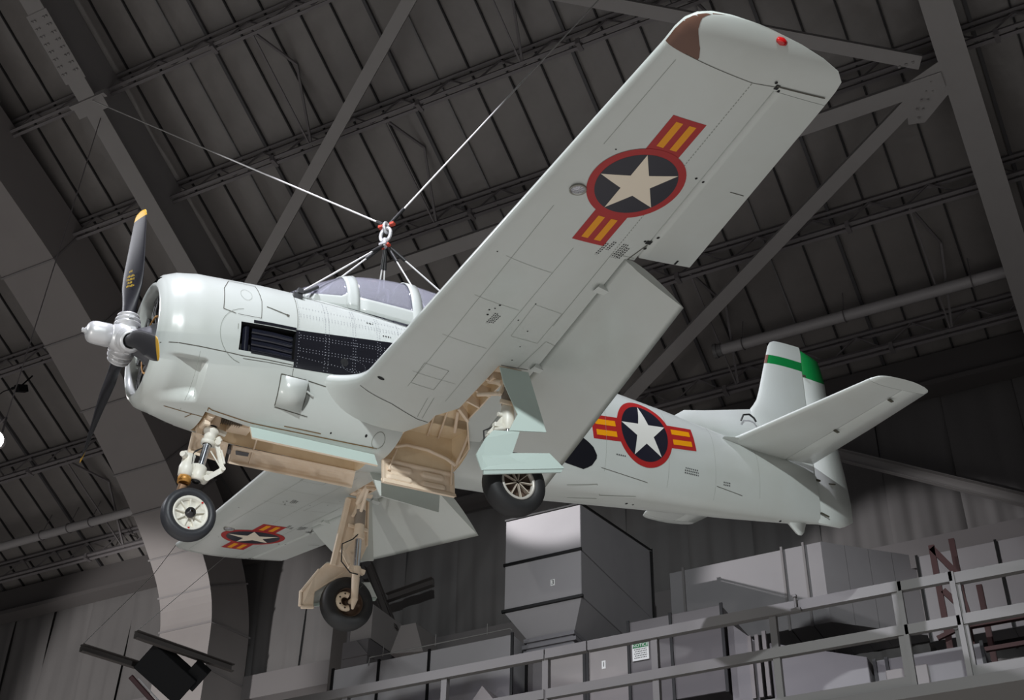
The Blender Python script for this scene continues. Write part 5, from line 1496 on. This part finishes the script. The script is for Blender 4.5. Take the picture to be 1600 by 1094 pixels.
# rows of small yellow lettering on the front face of each blade (too small to read)
b = MB()
for row, (r0, w0, w1) in enumerate(((.60, -.05, .045), (.64, -.02, .035), (.68, -.045, .045), (.72, -.045, .045), (.78, -.01, .03))):
    aa = rad(38 - 38 * (r0 - .62)); u = w0; k = 0
    while u < w1:
        v = -.036; P = lambda uu, rr: (-uu * math.sin(aa) + v * math.cos(aa), uu * math.cos(aa) + v * math.sin(aa), rr)
        h = .026 if (k + row) % 3 else .018
        b.add([P(u, r0), P(u + .008, r0), P(u + .008, r0 + h), P(u, r0 + h)], [(0, 1, 2, 3)]); u += .0145; k += 1
LM = b.mesh('blade_lettering', mat('lettering_yellow', s2l(196, 160, 30), .6), False)
for o in [c for c in HUB.children]:
    o.data = o.data
b_ = bpy.data.objects.new('blade_lettering', LM); COL.objects.link(b_); b_.parent = HUB; b_.location = (.44, 0, 0)
# ================================================================== SUSPENSION
M = AC.matrix_world.copy()
LIFT = Vector((3.31, 0, 2.21)); LW = M @ LIFT
def cable(pts, label, group=None, r=.012, collar=None):
    p0 = Vector(pts[0]); b = MB(); b.tube([Vector(p) - p0 for p in pts], r, 8)
    o = b.build('suspension_cable', WIRE, label=label, cat='cable', group=group); o.location = p0
    if collar:
        b = MB(); a, c = Vector(pts[0]) - p0, Vector(pts[1]) - p0; d = (c - a).normalized(); b.tube([a + d * collar[0], a + d * collar[1]], .022, 10); b.build('cable_sleeve', mat('sleeve_black', (.02, .02, .02), .5), o)
    return o


up1 = M @ (LIFT + Vector((-.02, 0, .06)))
cable([up1, (-18.12, 13.91, 23.2)], 'long cable from the lifting shackle up left to the roof frame gusset', collar=(.05, .22))
cable([M @ (LIFT + Vector((.03, 0, .07))), (-5.47, 15.85, 23.7)], 'long cable from the lifting shackle up right to the roof', collar=(.05, .45))
ATT = [((2.05, -.50, .70), 'cable from the shackle to the port fuselage beside the windshield'), ((2.05, .50, .70), 'cable from the shackle to the starboard fuselage beside the windshield'),
       ((4.62, -.46, .70), 'outer port cable running aft from the shackle'), ((3.82, -.63, .40), 'cable passing the port side of the canopy glass'),
       ((3.30, .62, .10), 'cable dropping behind the canopy, left of its twin'), ((3.52, .62, .10), 'cable dropping behind the canopy, right of its twin')]
for p, lab in ATT:
    q = M @ Vector(p); cable([M @ (LIFT - Vector((0, 0, .20))), q], lab, 'slings from the shackle to the aircraft', .010, (.05, .32))
SH = empty('lifting_shackle', LW, label='steel lifting shackle with red pins joining all the cables', cat='shackle')
b = MB(); b.tube([Vector((.07 * math.cos(a), 0, .10 * math.sin(a) - .08)) for a in lin(0, 2 * PI, 17)], .022, 8, cap=False); b.tube([Vector((0, .05 * math.cos(a), .07 * math.sin(a) + .03)) for a in lin(0, 2 * PI, 17)], .018, 8, cap=False); b.build('shackle_bow', SILVER, SH)
b = MB(); b.box((-.07, 0, .07), (.07, .05, .035)); b.box((.08, 0, .06), (.06, .05, .035)); b.box((-.03, 0, -.26), (.04, .05, .03)); b.box((.05, 0, -.25), (.04, .05, .03)); b.build('shackle_pin', mat('pin_red', s2l(190, 70, 50), .5), SH)
b = MB(); b.tube([(0, 0, -.15), (0, 0, -.27)], .035, 10); b.box((0, 0, -.24), (.10, .10, .03)); b.build('sling_ring', SILVER, SH)
b = MB(); p = Vector(side(2.05, .66, -1, .0)); b.box(p + Vector((0, -.01, 0)), (.10, .04, .08)); b.box(p + Vector((.02, -.02, .06)), (.06, .06, .06)); b.tube([p + Vector((.0, -.01, .03)), p + Vector((.14, .03, .13)), p + Vector((.25, .07, .23))], .022, 8)
b.build('sling_fitting', mat('fitting_grey', s2l(76, 76, 78), .5, metal=.4), AC)

for o in list(bpy.data.objects):
    n = o.name.split('.')[0]
    if n in ('bay_rib', 'bay_tubing', 'panel_flange', 'duct_flange', 'bolt', 'slip_mark', 'top_chord', 'bottom_chord', 'joist_clip', 'web_rod', 'insignia_stripe', 'access_hole', 'blast_plate', 'torque_link_', 'shackle_pin', 'blade_lettering_',
             'sag_brace_', 'corner_angle', 'hinge_fitting', 'flexible_collar_', 'exhaust_pipes', 'trim_1_', 'pilot_seat_', 'bay_tubing', 'drain_hole'):
        explode(o)
    if n in ('panel_gap', 'panel_line', 'stencil_lettering', 'oil_seam', 'blade_lettering', 'small_print', 'piano_hinge', 'header_lettering', 'insulation_batt'):
        o['kind'] = 'stuff'
